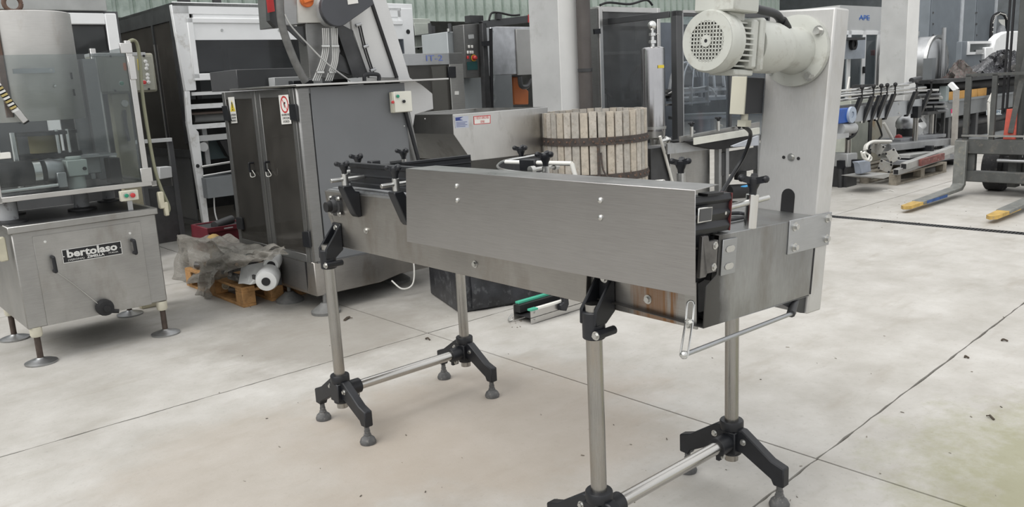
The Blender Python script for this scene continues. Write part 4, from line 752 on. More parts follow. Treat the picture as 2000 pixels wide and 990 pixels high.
wm.part('right_shell', MB().box(5.95, WA, 0, 6.0, 11.4, 2.44), CLEANW)
for z in (2.2,): 
    for x in (3.7, 4.35): wm.part('panel_screw', MB().cyl((x, WA - .012, z), (x, WA - .02, z), .014, n=10), LGREY, parent=wf)
sd = wm.part('side_frame', MB().box(WB, WA + .02, 2.30, WB + .05, 11.4, 2.46).box(WB, WA + .05, 1.05, WB + .04, WA + .14, 2.3).box(WB, 9.35, .2, WB + .04, 9.40, 2.3).box(WB, 11.3, .2, WB + .05, 11.4, 2.3).box(WB, WA + .05, .90, WB + .04, 11.4, .98).box(WB, WA + .05, .16, WB + .04, 11.4, .22), DARK)
wm.part('side_pane', MB().box(WB + .01, 9.4, .98, WB + .018, 11.3, 2.3), SMOKE, parent=sd); wm.part('side_pane', MB().box(WB + .01, WA + .1, .98, WB + .018, 9.35, 2.3), SMOKE, parent=sd); wm.part('side_panel', MB().box(WB + .01, WA + .1, .22, WB + .02, 11.3, .9), DGREY, parent=sd)
wm.part('pane_strip', MB().box(WB - .01, 9.36, .35, WB, 9.375, 2.1), SS, parent=sd)
INN = [('roller', MB().cyl((3.4, WA + .3, 1.30), (5.6, WA + .3, 1.30), .05), LGREY), ('cross_bar', MB().box(3.32, WA + .05, 1.54, 6, WA + .1, 1.575), CLEANW), ('cross_bar', MB().box(3.26, WA + .06, 1.40, 6, WA + .12, 1.45), WHITE), ('shelf_plate', MB().box(3.26, WA + .12, 1.34, 6, WA + .8, 1.36), paint('shelf_brown', (.12, .09, .075), .6)),
       ('cross_bar', MB().box(3.28, WA + .06, 1.19, 6, WA + .1, 1.24), WHITE), ('cross_bar', MB().box(3.3, WA + .06, 1.06, 6, WA + .12, 1.12), LGREY), ('drive_plate', MB().box(3.3, WA + .2, .85, 4.2, WA + .24, 1.06), paint('plate_teal', (.06, .085, .09), .5)), ('slide_rod', MB().cyl((3.3, WA - .02, .80), (3.65, WA - .02, .82), .013), SSB), ('slide_rod', MB().cyl((3.3, WA - .02, .70), (3.65, WA - .02, .72), .013), SSB),
       ('grey_case', MB().box(3.29, WA - .12, .47, 3.65, WA + .1, .68), MGREY), ('cable', MB().tube([(3.38, WA - .05, .47), (3.37, WA - .05, .3), (3.40, WA - .05, .16), (3.46, WA - .04, .12)], .008), WHITE), ('inner_post', MB().box(3.42, WA + .15, .8, 3.47, WA + .2, 1.2), LGREY), ('pulley', MB().cyl((3.38, WA + .1, 1.0), (3.38, WA + .06, 1.0), .05), LGREY),
       ('inner_post', MB().box(3.55, WA + .5, 1.5, 3.6, WA + .55, 2.2), DARK), ('inner_post', MB().box(3.95, WA + .6, 1.5, 4.0, WA + .65, 2.2), DARK), ('inner_panel', MB().box(3.6, WA + 1.4, 1.5, 5.2, WA + 1.45, 2.1), MGREY), ('coil', MB().ring((3.66, WA, .32), (.3, -1, 0), .07, .045, .04), BLKM), ('black_head', MB().prism([(3.56, WA + .05, 1.05), (3.7, WA + .05, 1.05), (3.7, WA + .05, .83), (3.63, WA + .05, .88)], (0, .1, 0)), BLKM)]
for n, mb, mt in INN: wm.part(n, mb, mt)
for px in ((371, 248),): wm.part('square_hole', MB().cyl(pa(386, 324, WA - .001), pa(386, 324, WA - .006), .02, n=12), INK)
for b, a in ((3.3, 8.8), (3.3, 11.3), (5.9, 8.8), (5.9, 11.3)): wm.part('machine_foot', MB().cyl((b, a, 0), (b, a, .17), .05), DARK)
tq = [(346, -6), (352, -14), (468, -14), (468, 4), (462, 10)]
tpb = wm.part('top_bracket', MB().box(3.35, WA + .1, 2.475, 3.45, WA + .2, 2.56).box(3.7, WA + .1, 2.475, 3.78, WA + .15, 2.6), DARK, kind='stuff')
# crate on the sled
cr_ = Thing('red_crate', 'dark red plastic crate on the base between white machine and grey cabinet', 'crate', (3.28, 7.1, .2))
crm = paint('crate_maroon', (.13, .016, .025), .5, .15, 8)
q = [pa(x, y, 7.0) for x, y in ((404, 432), (466, 446), (466, 472), (411, 456))]
zb = .2; zt_ = .40; x0, x1 = q[0].x, q[1].x + .1
cr_.part('crate_wall', MB().box(x0, 7.0, zb, x1, 7.02, zt_).box(x0, 7.0, zb, x0 + .02, 7.4, zt_).box(x1 - .02, 7.0, zb, x1, 7.4, zt_).box(x0, 7.38, zb, x1, 7.4, zt_).box(x0, 7, zb, x1, 7.4, zb + .01), crm, bev=.004)
cr_.part('crate_rim', MB().box(x0 - .01, 6.985, zt_ - .035, x1 + .01, 7.0, zt_ + .004), crm); cr_.part('grip_slot', MB().box((x0 + x1) / 2 - .05, 6.984, zt_ - .022, (x0 + x1) / 2 + .03, 6.9845, zt_ - .012), LGREY); cr_.part('crate_contents', MB().box(x0 + .03, 7.03, zb + .02, x1 - .03, 7.36, zt_ - .01).cyl((x0 + .1, 7.1, zt_), (x0 + .3, 7.2, zt_ + .02), .04), DARK, kind='stuff')
# ------------------------------------------------------------------ dark machine with white framed window, far left
lb = Thing('dark_glazed_machine', 'dark enclosed machine with a white framed window, behind the bowl of the filling machine', 'machine', (1.6, 9.0, 0))
LA = 8.2
f = lambda x, y: pa(x, y, LA)
z0_, z1_ = f(228, 100).z, f(228, 26).z; bl_, br_ = f(60, 30).x, f(238, 60).x
lb.part('body', MB().box(.2, LA + .05, .15, br_, 10.0, z1_ + .02), paint('charcoal_body', (.085, .088, .092), .5, .15, 3))
lw = lb.part('window_frame', frame_a(MB(), LA, bl_, br_ - .03, .95, z1_, .10, .05), CLEANW, bev=.008); lb.part('window_pane', MB().box(bl_ + .1, LA + .02, 1.05, br_ - .13, LA + .03, z1_ - .1), glass('dull_pane', (.6, .62, .63), .10, .8, (.3, .31, .31)), parent=lw)
lb.part('inner_gasket', frame_a(MB(), LA + .01, bl_ + .09, br_ - .12, 1.04, z1_ - .09, .02, .02), INK, parent=lw)
lb.part('light_panel', MB().box(.3, LA, z1_ + .02, br_ - .1, LA + .3, z1_ + .30), paint('panel_pale', (.42, .43, .42), .5), bev=.004)
for x, y in ((170, 120), (210, 190)): lb.part('lower_panel', MB().box(bl_ + .1 if x < 200 else bl_ + .7, LA + .02, .2, bl_ + .6 if x < 200 else br_ - .1, LA + .045, .9), DARK, bev=.003)
# low pale cross rails between the two machines
lr = Thing('pale_rail_frame', 'low pale rail frame standing in the dark between filling machine and white machine', 'frame', (2.6, 7.6, 0))
for (x0, y0, x1, y1) in ((268, 276, 336, 270), (345, 0, 0, 0)):
    if x1: lr.part('top_rail', MB().prism([pa(268, 274, 7.5), pa(336, 269, 7.5), pa(336, 276, 7.5), pa(268, 281, 7.5)], (0, .05, 0)), LGREY)
p0, p1 = pa(272, 280, 7.52), pa(333, 275, 7.52)
for p in (p0, p1): lr.part('upright', MB().box(p.x - .02, 7.52, 0, p.x + .02, 7.56, p.z), DGREY)
lr.part('side_case', polya([(311, 327), (335, 325), (337, 346), (313, 350)], 7.45, .12), LGREY, bev=.004); lr.part('lower_plate', MB().box(p0.x, 7.53, .25, p1.x, 7.55, .75), DARK)
# ------------------------------------------------------------------ machines behind the hopper
im = Thing('framed_steel_machine', 'grey steel framed machine with faded blue letters on its top beam, behind the hopper', 'machine', (5.0, 7.1, 0))
IA = 6.7; g = lambda x, y: pa(x, y, IA)
zt1 = g(840, 104).z; xa, xb = g(788, 104).x, g(903, 104).x
im.part('top_beam', MB().box(xa - .6, IA, g(840, 127).z, xb, IA + .6, zt1), SSG, bev=.003)
im.part('right_post', MB().box(g(879, 150).x, IA, .1, xb, IA + .06, zt1), steel('post_steel', (.36, .355, .34), .4), bev=.003)
im.part('left_panel', MB().box(xa - .6, IA + .02, .1, g(800, 150).x, IA + .06, g(840, 127).z), LGREY)
im.part('back_panel', MB().box(xa - .6, IA + .55, .1, xb, IA + .6, zt1), DARK); im.part('glazed_door', MB().box(g(800, 150).x, IA + .01, .1, g(879, 150).x, IA + .016, g(840, 127).z), SMOKE)
im.part('pale_inner_plate', polya([(800, 134), (843, 134), (846, 158), (802, 160)], IA + .3, .02), LGREY); im.part('hinge', polya([(873, 130), (888, 130), (889, 152), (874, 152)], IA - .002, -.02), BLK, bev=.003)
im.part('door_edge', MB().bar(g(879, 152), g(883, 212), .012, .012), SSB); im.part('white_tag', polya([(888, 178), (896, 178), (896, 185), (888, 185)], IA - .001, -.002), PAPER)
lettering(im, 'lettering', 'IT-2', g(848, 114) + Vector((0, -.003, 0)), (1, 0, 0), (0, 0, 1), .08, paint('faded_blue', (.16, .22, .55), .6), ext=.001, width=(g(866, 114) - g(834, 114)).length)
im.part('foot', MB().box(xb - .06, IA, 0, xb, IA + .06, .1), DARK); im.part('foot', MB().box(xa - .6, IA, 0, xa - .54, IA + .06, .1), DARK)
cc = Thing('switch_cabinet', 'pale grey switch cabinet with a dark tilted button panel, behind the steel framed machine', 'cabinet', (6.0, 7.9, 0))
CA = 7.6; g = lambda x, y: pa(x, y, CA)
cc.part('cabinet_body', MB().box(g(873, 62).x, CA, 0, g(950, 62).x, CA + .5, g(873, 62).z), paint('cabinet_pale', (.40, .43, .44), .4, .06, 3), bev=.006)
hb_ = cc.part('button_panel', MB().prism([pa(x, y, CA - .22) for x, y in ((905, 48), (939, 46), (945, 151), (911, 152))], (0, .2, 0)), steel('panel_dark_steel', (.16, .16, .155), .4, metal=.8), bev=.004)
for y, xs in ((91, (916, 922)), (102, (914, 919, 923)), (112, (914,))):
    for x in xs: cc.part('pilot_lamp', MB().box(*(pa(x - 2.2, y + 3, CA - .225)), *(pa(x + 2.2, y - 3, CA - .24))), PAPER if y < 110 else RED, parent=hb_, bev=.002)
kn = pa(925, 113, CA - .225); cc.part('emergency_stop', MB().lathe(kn, (0, -1, 0), [(0, .03), (.01, .03), (.012, .018), (.035, .024), (.05, .015), (.051, 0)], 16), RED, parent=hb_); cc.part('stop_collar', MB().ring(kn, (0, -1, 0), .038, .026, .004), YELL, parent=hb_)
cc.part('display', polya([(912, 121), (932, 120), (933, 136), (913, 137)], CA - .224, -.002), paint('display_teal', (.03, .09, .09), .2), parent=hb_); cc.part('key_box', MB().box(*pa(919, 44, CA - .2), *pa(933, 32, CA - .1)), DARK, parent=hb_); cc.part('label', polya([(914, 68), (925, 67), (926, 75), (915, 76)], CA - .224, -.001), LGREY, parent=hb_)
cc.part('vent_stub', MB().cyl(g(876, 62), g(876, 56), .015), ZINC)
gf = Thing('dark_gate_frame', 'open dark steel gate frame with a red end, left of the big concrete column', 'frame', (6.4, 7.5, 0))
GA = 7.3; g = lambda x, y: pa(x, y, GA)
gf.part('upright', MB().prism([g(942, 45), g(950, 45), g(960, 215), g(949, 215)], (0, .07, 0)).box(g(950, 215).x, GA, 0, g(959, 215).x, GA + .07, g(950, 214).z), DARK, bev=.003); gf.part('top_arm', MB().prism([g(940, 41), g(1040, 29), g(1040, 43), g(952, 54)], (0, .07, 0)), DGREY, bev=.003); gf.part('red_end', MB().prism([g(1031, 28.5), g(1039, 27.5), g(1039, 43), g(1031, 44)], (0, -.006, 0)), RED)
gf.part('black_cover', polya([(956, 56), (962, 55), (964, 212), (959, 212)], GA + .02, .01), INK); gf.part('clamp_block', polya([(940, 81), (952, 80), (952, 90), (941, 90)], GA - .01, -.03), BLK); gf.part('cable', MB().tube([g(955, 40), g(960, 26), g(975, 25), g(1000, 30), g(1015, 29)], .012), BLKM); gf.part('cable_peg', MB().bar(g(973, 38), g(973, 27), .06, .06), DARK)
gf.part('far_post', MB().box(g(1060, 45).x, GA, 0, g(1068, 45).x, GA + .07, g(1060, 30).z), DARK); gf.part('top_arm', MB().prism([g(1035, 29), g(1068, 25), g(1068, 39), g(1035, 43)], (0, .07, 0)), DGREY)
sm = Thing('wrapped_steel_machine', 'stainless cabinet in clear film with an orange casing below, left of the concrete column', 'machine', (7.0, 8.2, 0))
MA = 7.9; g = lambda x, y: pa(x, y, MA)
sm.part('upper_cabinet', MB().box(g(958, 53).x, MA, g(960, 147).z, g(1060, 53).x, MA + .5, g(1000, 52).z), steel('film_steel', (.50, .51, .53), .3, brush=(30, 30, 1), var=.3, sc=5), bev=.006); sm.part('lower_panel', MB().box(g(963, 160).x, MA, .1, g(1000, 160).x, MA + .05, g(960, 147).z), MGREY); sm.part('front_cover', MB().box(g(1007, 78).x, MA - .02, g(1007, 147).z, g(1060, 78).x, MA, g(1007, 57).z), paint('cover_warm_grey', (.42, .42, .41), .35, .1, 3), bev=.003)
sm.part('orange_casing', polya([(1001, 150), (1013, 150), (1018, 165), (1033, 178), (1033, 204), (1004, 204)], MA + .1, .2), paint('casing_orange', (.58, .17, .05), .5, .1, 5), bev=.01); sm.part('dark_recess', MB().box(g(1000, 160).x, MA + .4, .1, g(1060, 160).x, MA + .45, g(1000, 147).z), DARK); sm.part('steel_hook', MB().tube([g(1015, 150), g(1018, 168), g(1030, 168), g(1037, 155)], .03), DGREY)
sm.part('film_wrap', MB().tube([g(962, 60), g(960, 100), g(965, 150), g(960, 175), g(968, 190), g(962, 205)], .018, 6), glass('film_clear', haze=.25)); sm.part('leg', MB().box(g(963, 160).x, MA, 0, g(975, 160).x, MA + .05, .1), DARK)
for i, (q, a_, mt, lbl) in enumerate((([(742, 6), (805, 8), (805, 70), (742, 70)], 9.0, CLEANW, 'white panelled cabinet seen beside the inclined elevator leg'), ([(805, 36), (840, 36), (842, 118), (805, 118)], 9.4, paint('pale_green', (.46, .49, .44), .5), 'pale green plain cabinet with one round hole, below the ribbed green sheeting'))):
    P0, P1 = pa(*q[0], a_), pa(*q[1], a_); t_ = Thing('plain_cabinet', lbl, 'cabinet', ((P0.x + P1.x) / 2, a_ + .2, 0))
    t_.part('cabinet_body', MB().box(P0.x, a_, 0, P1.x, a_ + .4, P0.z), mt, bev=.006)
    t_.part('door_leaf', MB().box(P0.x + .02, a_ - .012, .1, P1.x - .02, a_, P0.z - .06), mt, bev=.004)
    h_ = pa(817, 94, a_ - .013) if i else pa(797, 62, a_ - .013); t_.part('round_hole' if i else 'latch', MB().cyl(h_, h_ + Vector((0, -.002, 0)), .018 if i else .03, n=14), INK)
sh = Thing('dark_shelf_unit', 'dark open shelf with pale edges in the gloom left of the switch cabinet', 'shelf', (6.4, 9.2, 0)); g = lambda x, y: pa(x, y, 9.0)
sh.part('shelf_back', MB().box(g(838, 60).x, 9.4, 0, g(885, 60).x, 9.44, g(840, 45).z), DARK); 
for y in (65, 88, 105): sh.part('shelf_board', MB().box(g(840, y).x, 9.0, g(840, y + 2).z, g(882, y).x, 9.4, g(840, y).z), LGREY if y == 88 else DGREY)
sh.part('shelf_post', MB().box(g(840, 60).x, 9.0, 0, g(843, 60).x, 9.04, g(840, 45).z), DGREY); sh.part('shelf_post', MB().box(g(879, 60).x, 9.0, 0, g(882, 60).x, 9.04, g(840, 45).z), DGREY)
# ------------------------------------------------------------------ tall glazed cabinet, filter housing
gc = Thing('glazed_cabinet', 'tall steel cabinet with one large glazed door, right of the big concrete column', 'cabinet', (7.1, 6.3, 0))
GC = 5.95; g = lambda x, y: pa(x, y, GC); xl, xr = g(1170, 25).x, g(1290, 25).x; zt2 = g(1230, 14).z
gcf = gc.part('front_frame', frame_a(MB(), GC, xl, xr, .1, zt2, .055, .05), SS, bev=.004); gc.part('glass_door', MB().box(xl + .055, GC + .01, .15, xr - .055, GC + .018, zt2 - .055), glass('cabinet_pane', (.75, .76, .76), .22, .85, (.34, .345, .345)), parent=gcf)  # door pane's grey haze stands in for the bright yard's reflection
gc.part('left_side', MB().box(xl - .02, GC + .02, .1, xl, GC + .8, zt2 - .02), CABS); gc.part('back', MB().box(xl, GC + .78, .1, xr, GC + .8, zt2), MGREY); gc.part('top', MB().box(xl, GC + .05, zt2 - .04, xr, GC + .8, zt2), SS); gc.part('right_side', MB().box(xr - .02, GC + .05, .1, xr, GC + .8, zt2 - .04), CABS)  # back wall painted lighter to imitate reflections in the door glass
gc.part('hinge', polya([(1158, 57), (1170, 56), (1171, 66), (1159, 67)], GC - .005, -.02), BLK); gc.part('lock_bar', polya([(1178, 183), (1184, 183), (1186, 212), (1178, 212)], GC + .06, .03), LGREY); gc.part('inner_shelf', MB().box(xl + .1, GC + .2, 1.75, xr - .1, GC + .7, 1.78), LGREY); gc.part('inner_column', MB().box(xl + .5, GC + .4, .1, xl + .6, GC + .5, zt2 - .1), MGREY); gc.part('inner_panel', MB().box(xl + .1, GC + .5, 1.25, xl + .5, GC + .55, 2.0), LGREY)
gc.part('vee_guide', MB().bar(g(1196, 170) + Vector((0, .15, 0)), g(1192, 214) + Vector((0, .15, 0)), .012, .012).bar(g(1204, 170) + Vector((0, .15, 0)), g(1211, 214) + Vector((0, .15, 0)), .012, .012).bar(g(1196, 170) + Vector((0, .15, 0)), g(1204, 170) + Vector((0, .15, 0)), .012, .012), SSB); gc.part('inner_handle', MB().tube([g(1186, 68) + Vector((0, .2, 0)), g(1187, 48) + Vector((0, .2, 0)), g(1198, 48) + Vector((0, .2, 0)), g(1200, 64) + Vector((0, .2, 0))], .012), SSB)
for x in (xl + .03, xr - .03): gc.part('leg', MB().box(x - .03, GC, 0, x + .03, GC + .06, .1), DARK)
gc.part('top_cables', MB().tube([g(1172, 10), g(1190, 5), g(1230, 8), g(1262, 0), g(1274, 10)], .012), INK)
p = pa(1276, 200, 5.15); fh = Thing('filter_housing', 'polished upright steel filter cartridge housing with a small yellow sticker and fittings on top', 'filter', (p.x, 5.15, 0))
zb_, zt3 = pa(1276, 256, 5.15).z, pa(1276, 92, 5.15).z; C0 = Vector((p.x, 5.15, 0)); rr = .116
fbdy = fh.part('housing', MB().lathe(C0, (0, 0, 1), [(zb_, rr), (zt3 - .03, rr), (zt3 - .012, rr * .97), (zt3, rr * .8), (zt3 + .004, rr * .2)], 36), steel('mirror_steel', (.45, .445, .45), .16, brush=(60, 60, 1), var=.12)); fh.part('top_fitting', MB().lathe(C0, (0, 0, 1), [(zt3, .022), (zt3 + .03, .022), (zt3 + .035, .04), (zt3 + .06, .04), (zt3 + .065, .02), (zt3 + .10, .02), (zt3 + .105, .035), (zt3 + .13, .035), (zt3 + .135, .015), (zt3 + .17, .015)], 16).ball(C0 + Vector((0, 0, zt3 + .2)), .045, 14), SSB); fh.part('vent_spigot', MB().cyl(C0 + Vector((.02, 0, zt3 + .12)), C0 + Vector((.1, 0, zt3 + .12)), .005), SSB)
sz_ = pa(1290, 130, 5.05).z; sn = Vector((-.18, -.98, 0)).normalized(); st_ = Vector((.98, -.18, 0)).normalized(); sc_ = C0 + sn * .1165
ysk = fh.part('yellow_sticker', MB().prism([sc_ + st_ * i * .036 + Vector((0, 0, sz_ + j * .014)) for i, j in ((-1, -1), (1, -1), (1, 1), (-1, 1))], sn * .004), YELL, parent=fbdy); fh.part('clamp_ring', MB().ring(C0 + Vector((0, 0, zb_ + .02)), (0, 0, 1), rr + .008, rr - .002, .025), ZINC); fh.part('bottom_bowl', MB().lathe(C0, (0, 0, 1), [(zb_, rr), (zb_ - .06, rr * .95), (zb_ - .08, .04), (zb_ - .16, .035)], 24), SS)
fh.part('outlet_cock', MB().cyl(C0 + Vector((0, -.05, zb_ - .11)), C0 + Vector((.17, -.05, zb_ - .10)), .03, n=16).ball(C0 + Vector((.13, -.05, zb_ - .1)), .042, 12).tube([C0 + Vector((.1, -.06, zb_ - .12)), C0 + Vector((.11, -.06, zb_ - .22)), C0 + Vector((.06, -.06, zb_ - .33)), C0 + Vector((0, -.04, zb_ - .36))], .01), SSB, kind='stuff')
fh.part('stand_pole', MB().cyl(C0, C0 + Vector((0, 0, zb_ - .15)), .03), DARK); fh.part('stand_foot', MB().cyl(C0, C0 + Vector((0, 0, .02)), .15, n=24), DARK); fh.part('white_lever', MB().cyl(pa(1289, 266, 4.6), pa(1316, 366, 4.6), .014, n=12), PW)
# ------------------------------------------------------------------ rinsing machine in its glass enclosure
rn = Thing('rinsing_machine', 'bottle rinser with looping white hoses in a dark framed glass enclosure, behind the gearmotor', 'machine', (7.4, 5.5, 0))
RA = 5.1; g = lambda x, y: pa(x, y, RA); x0, x1, xm, xe = g(1322, 100).x, g(1333, 100).x, g(1428, 150).x, g(1500, 150).x; zT = g(1340, 21).z; zB = g(1330, 272).z
rf_ = rn.part('enclosure_frame', MB().box(x0, RA, .1, x1, RA + .07, zT).box(xm - .02, RA, zB - .1, xm + .02, RA + .05, zT).box(xe, RA, .1, xe + .06, RA + .06, zT).box(x0, RA, zT - .05, xe, RA + .05, zT).box(x0, RA, zB - .12, xe, RA + .05, zB - .07).box(x0 - .05, RA + 1.0, .1, x0, RA + 1.06, zT).box(x0 - .03, RA + .07, zT - .06, x0, RA + 1.0, zT).box(xe, RA + 1.2, .1, xe + .06, RA + 1.26, zT), DGREY, bev=.003)
rn.part('post_trim', MB().box(x1 - .004, RA - .004, zB, x1 + .014, RA + .03, zT), SSG, parent=rf_); rn.part('top_trim', MB().box(x1, RA - .01, zT - .02, xm, RA, zT + .006), SS, parent=rf_)
RG = glass('rinser_pane', (.86, .89, .92), .10, .9, (.42, .46, .5))
rn.part('glass_panel', MB().box(x1, RA + .02, zB - .07, xm - .02, RA + .026, zT - .05), RG, parent=rf_); rn.part('glass_panel', MB().box(xm + .02, RA + .02, zB - .07, xe, RA + .026, zT - .05), RG, parent=rf_)
rn.part('rear_wall', MB().box(x0, RA + 1.2, .1, xe, RA + 1.24, zT), paint('enclosure_dark', (.13, .15, .18), .5, .2, 3)); rn.part('bed_plate', MB().box(x0, RA + .05, zB - .14, xe, RA + 1.2, zB - .1), SSG)
rc_ = Vector((pa(1374, 200, RA + .55).x, RA + .55, 0)); zz = lambda y: pa(1370, y, RA + .4).z
rn.part('rotor', MB().cyl(rc_ + Vector((0, 0, zB - .1)), rc_ + Vector((0, 0, zz(230))), .12, n=24).cyl(rc_ + Vector((0, 0, zz(232))), rc_ + Vector((0, 0, zz(226))), .40, n=36).cyl(rc_ + Vector((0, 0, zz(196))), rc_ + Vector((0, 0, zz(190))), .42, n=36).cyl(rc_ + Vector((0, 0, zz(196))), rc_ + Vector((0, 0, zz(120))), .06, n=20), SSG, kind='stuff')
rn.part('rotor_ring', MB().ring(rc_ + Vector((0, 0, zz(178))), (0, 0, 1), .46, .42, .03, 40), SS); rn.part('top_ring', MB().ring(rc_ + Vector((0, 0, zz(140))), (0, 0, 1), .22, .19, .02, 40), SS)
for k in range(20):
    t = 2 * math.pi * k / 20; d = Vector((math.cos(t), math.sin(t), 0)); z_ = zz(150)
    rn.part('rinse_hose', MB().tube([rc_ + d * .10 + Vector((0, 0, zz(150))), rc_ + d * .16 + Vector((0, 0, zz(125))), rc_ + d * .26 + Vector((0, 0, zz(120))), rc_ + d * .35 + Vector((0, 0, zz(140))), rc_ + d * .39 + Vector((0, 0, zz(172)))], .0075, 6, 5), paint('hose_white', (.7, .72, .74), .35))
    rn.part('gripper', MB().box(*(rc_ + d * .40 + Vector((-.015, -.015, zz(190)))), *(rc_ + d * .43 + Vector((.02, .02, zz(172))))), SSG if k % 2 else BLKM)
rn.part('front_rail', MB().bar(pa(1288, 186, RA + .1), pa(1382, 178, RA + .1), .02, .02).bar(pa(1300, 205, RA + .1), pa(1385, 198, RA + .1), .03, .02), SS, kind='stuff')
for x in (1349, 1381): rn.part('flat_upright', MB().bar(pa(x, 168, RA + .1), pa(x, 206, RA + .1), .04, .01), SS)
rn.part('rinse_hose', MB().tube([pa(1303, 185, RA + .12), pa(1325, 174, RA + .12), pa(1360, 172, RA + .12), pa(1385, 170, RA + .12), pa(1398, 184, RA + .12)], .008), PW)
# bench conveyor in front of it
bc = Thing('infeed_conveyor', 'steel infeed conveyor with guide rails above a stainless cabinet, right of the press basket', 'conveyor', (6.6, 4.7, 0))
BA = 4.5; g = lambda x, y, a=BA: pa(x, y, a)
bc.part('cabinet', MB().box(g(1327, 300).x, BA + .1, .1, g(1404, 300).x, BA + .5, g(1350, 287).z), SSV, bev=.004); bc.part('cabinet_side', MB().box(g(1292, 300).x, BA + .12, .1, g(1327, 300).x, BA + .5, g(1300, 290).z), DARK)
bc.part('guide_rail', MB().bar(g(1328, 272), g(1482, 243), .02, .05), SS); bc.part('guide_rail', MB().bar(g(1356, 276, BA - .15), g(1482, 255, BA - .15), .02, .06), paint('rail_cream', (.62, .62, .56), .4)); bc.part('side_plate', MB().bar(g(1302, 291), g(1482, 272), .02, .09), SSG)
bc.part('black_belt', MB().prism([g(1350, 276, BA - .1), g(1420, 262, BA - .1), g(1482, 268, BA - .1), g(1482, 283, BA - .1), g(1400, 292, BA - .1), g(1370, 286, BA - .1)], (0, .25, 0)), BLKM)
bc.part('front_plate', MB().prism([g(1430, 285, BA - .3), g(1482, 265, BA - .3), g(1482, 284, BA - .3), g(1432, 287, BA - .3)], (0, .02, 0)), paint('plate_blueish', (.42, .44, .48), .35))
for x, y, dx in ((1351, 254, 18), (1403, 243, 22), (1444, 258, -12)):
    kp = g(x, y, BA - .05); s__ = bc.part('rail_post', MB().cyl(kp - Vector((0, 0, .06)), kp + Vector((0, 0, .03)), .016, n=12), ZINC); bc.part('star_knob', knob(kp + Vector((0, 0, .03)), .024, .01), BLK, parent=s__); bc.part('cross_rod', MB().cyl(kp, kp + Vector((dx * .006, .05, -.02)), .01, n=10), ZINC, parent=s__)
bc.part('leg_frame', MB().box(g(1404, 300).x, BA, 0, g(1409, 300).x, BA + .05, g(1405, 290).z), SSG); bc.part('leg_frame', MB().box(g(1418, 300).x, BA, 0, g(1424, 300).x, BA + .05, g(1420, 290).z), SSG); bc.part('leg_frame', MB().box(g(1480, 300).x, BA, 0, g(1486, 300).x, BA + .05, g(1480, 280).z), SSG); bc.part('cross_plate', MB().box(g(1404, 345).x, BA + .01, g(1404, 345).z, g(1482, 345).x, BA + .04, g(1404, 300).z), DARK); bc.part('motor_pod', MB().cyl(g(1420, 375), g(1470, 372), .07).cyl(g(1446, 350), g(1446, 335), .06), BLKM, kind='stuff'); bc.part('blue_plug', MB().box(*g(1456, 366, BA - .5), *g(1467, 359, BA - .45)), paint('plug_blue', (.05, .3, .6), .4), bev=.003)
# ------------------------------------------------------------------ booth, far column side
ap = Thing('ape_booth', 'white booth with blue APE letters above its glazed door, left of the far concrete column', 'booth', (13.6, 7.2, 0))
PA = 6.9; g = lambda x, y: pa(x, y, PA); zt = g(1686, 12).z; x0, x1 = g(1640, 30).x, g(1735, 30).x; zl = g(1686, 60).z
ap.part('header', MB().box(x0, PA, zl, x1, PA + .8, zt), paint('booth_white', (.52, .53, .53), .5, .04, 3)); ap.part('back_wall', MB().box(x0, PA + .75, 0, x1, PA + .8, zl), DGREY); fr = ap.part('door_frame', MB().box(g(1655, 70).x, PA - .02, 0, g(1661, 70).x, PA + .02, zl).box(g(1684, 70).x, PA - .02, 0, g(1690, 70).x, PA + .02, zl).box(g(1712, 70).x, PA - .02, 0, g(1718, 70).x, PA + .02, zl).box(x0, PA - .02, zl - .07, x1, PA + .02, zl), CLEANW, bev=.003); ap.part('glass_pane', MB().box(x0, PA, 0, x1, PA + .01, zl), glass('booth_pane', (.6, .65, .68), .06), parent=fr); ap.part('fan_panel', polya([(1640, 76), (1691, 72), (1689, 114), (1640, 116)], PA - .15, .05), paint('fan_panel_blue', (.36, .40, .45), .5)); fc = pa(1664, 86, PA - .16); ap.part('fan', MB().ring(fc, (0, -1, 0), .10, .05, .05).cyl(fc, fc + Vector((0, -.03, 0)), .06), BLKM, kind='stuff'); ap.part('fan_hood', MB().box(pa(1640, 76, PA - .3).x, PA - .3, pa(1655, 78, PA - .3).z, pa(1690, 76, PA - .3).x, PA - .15, pa(1655, 73, PA - .3).z), DARK); ap.part('door_handle', polya([(1687, 130), (1690, 130), (1690, 143), (1687, 143)], PA - .05, .02), INK); ap.part('inner_post', MB().box(g(1702, 90).x, PA + .4, .5, g(1708, 90).x, PA + .45, 2.0), LGREY); ap.part('red_extinguisher', MB().cyl(pa(1705, 108, PA + .3), pa(1705, 98, PA + .3), .04), RED)
lettering(ap, 'lettering', 'APE', g(1688, 35) + Vector((0, -.005, 0)), (1, 0, 0), (0, 0, 1), .12, paint('letter_blue', (.04, .16, .55), .5), ext=.002, width=(g(1698, 35) - g(1678, 35)).length)
ap.part('letter_stripe', polya([(1678, 34.5), (1699, 35), (1699, 36), (1678, 35.5)], PA - .004, -.003), paint('letter_blue', (.04, .16, .55), .5))
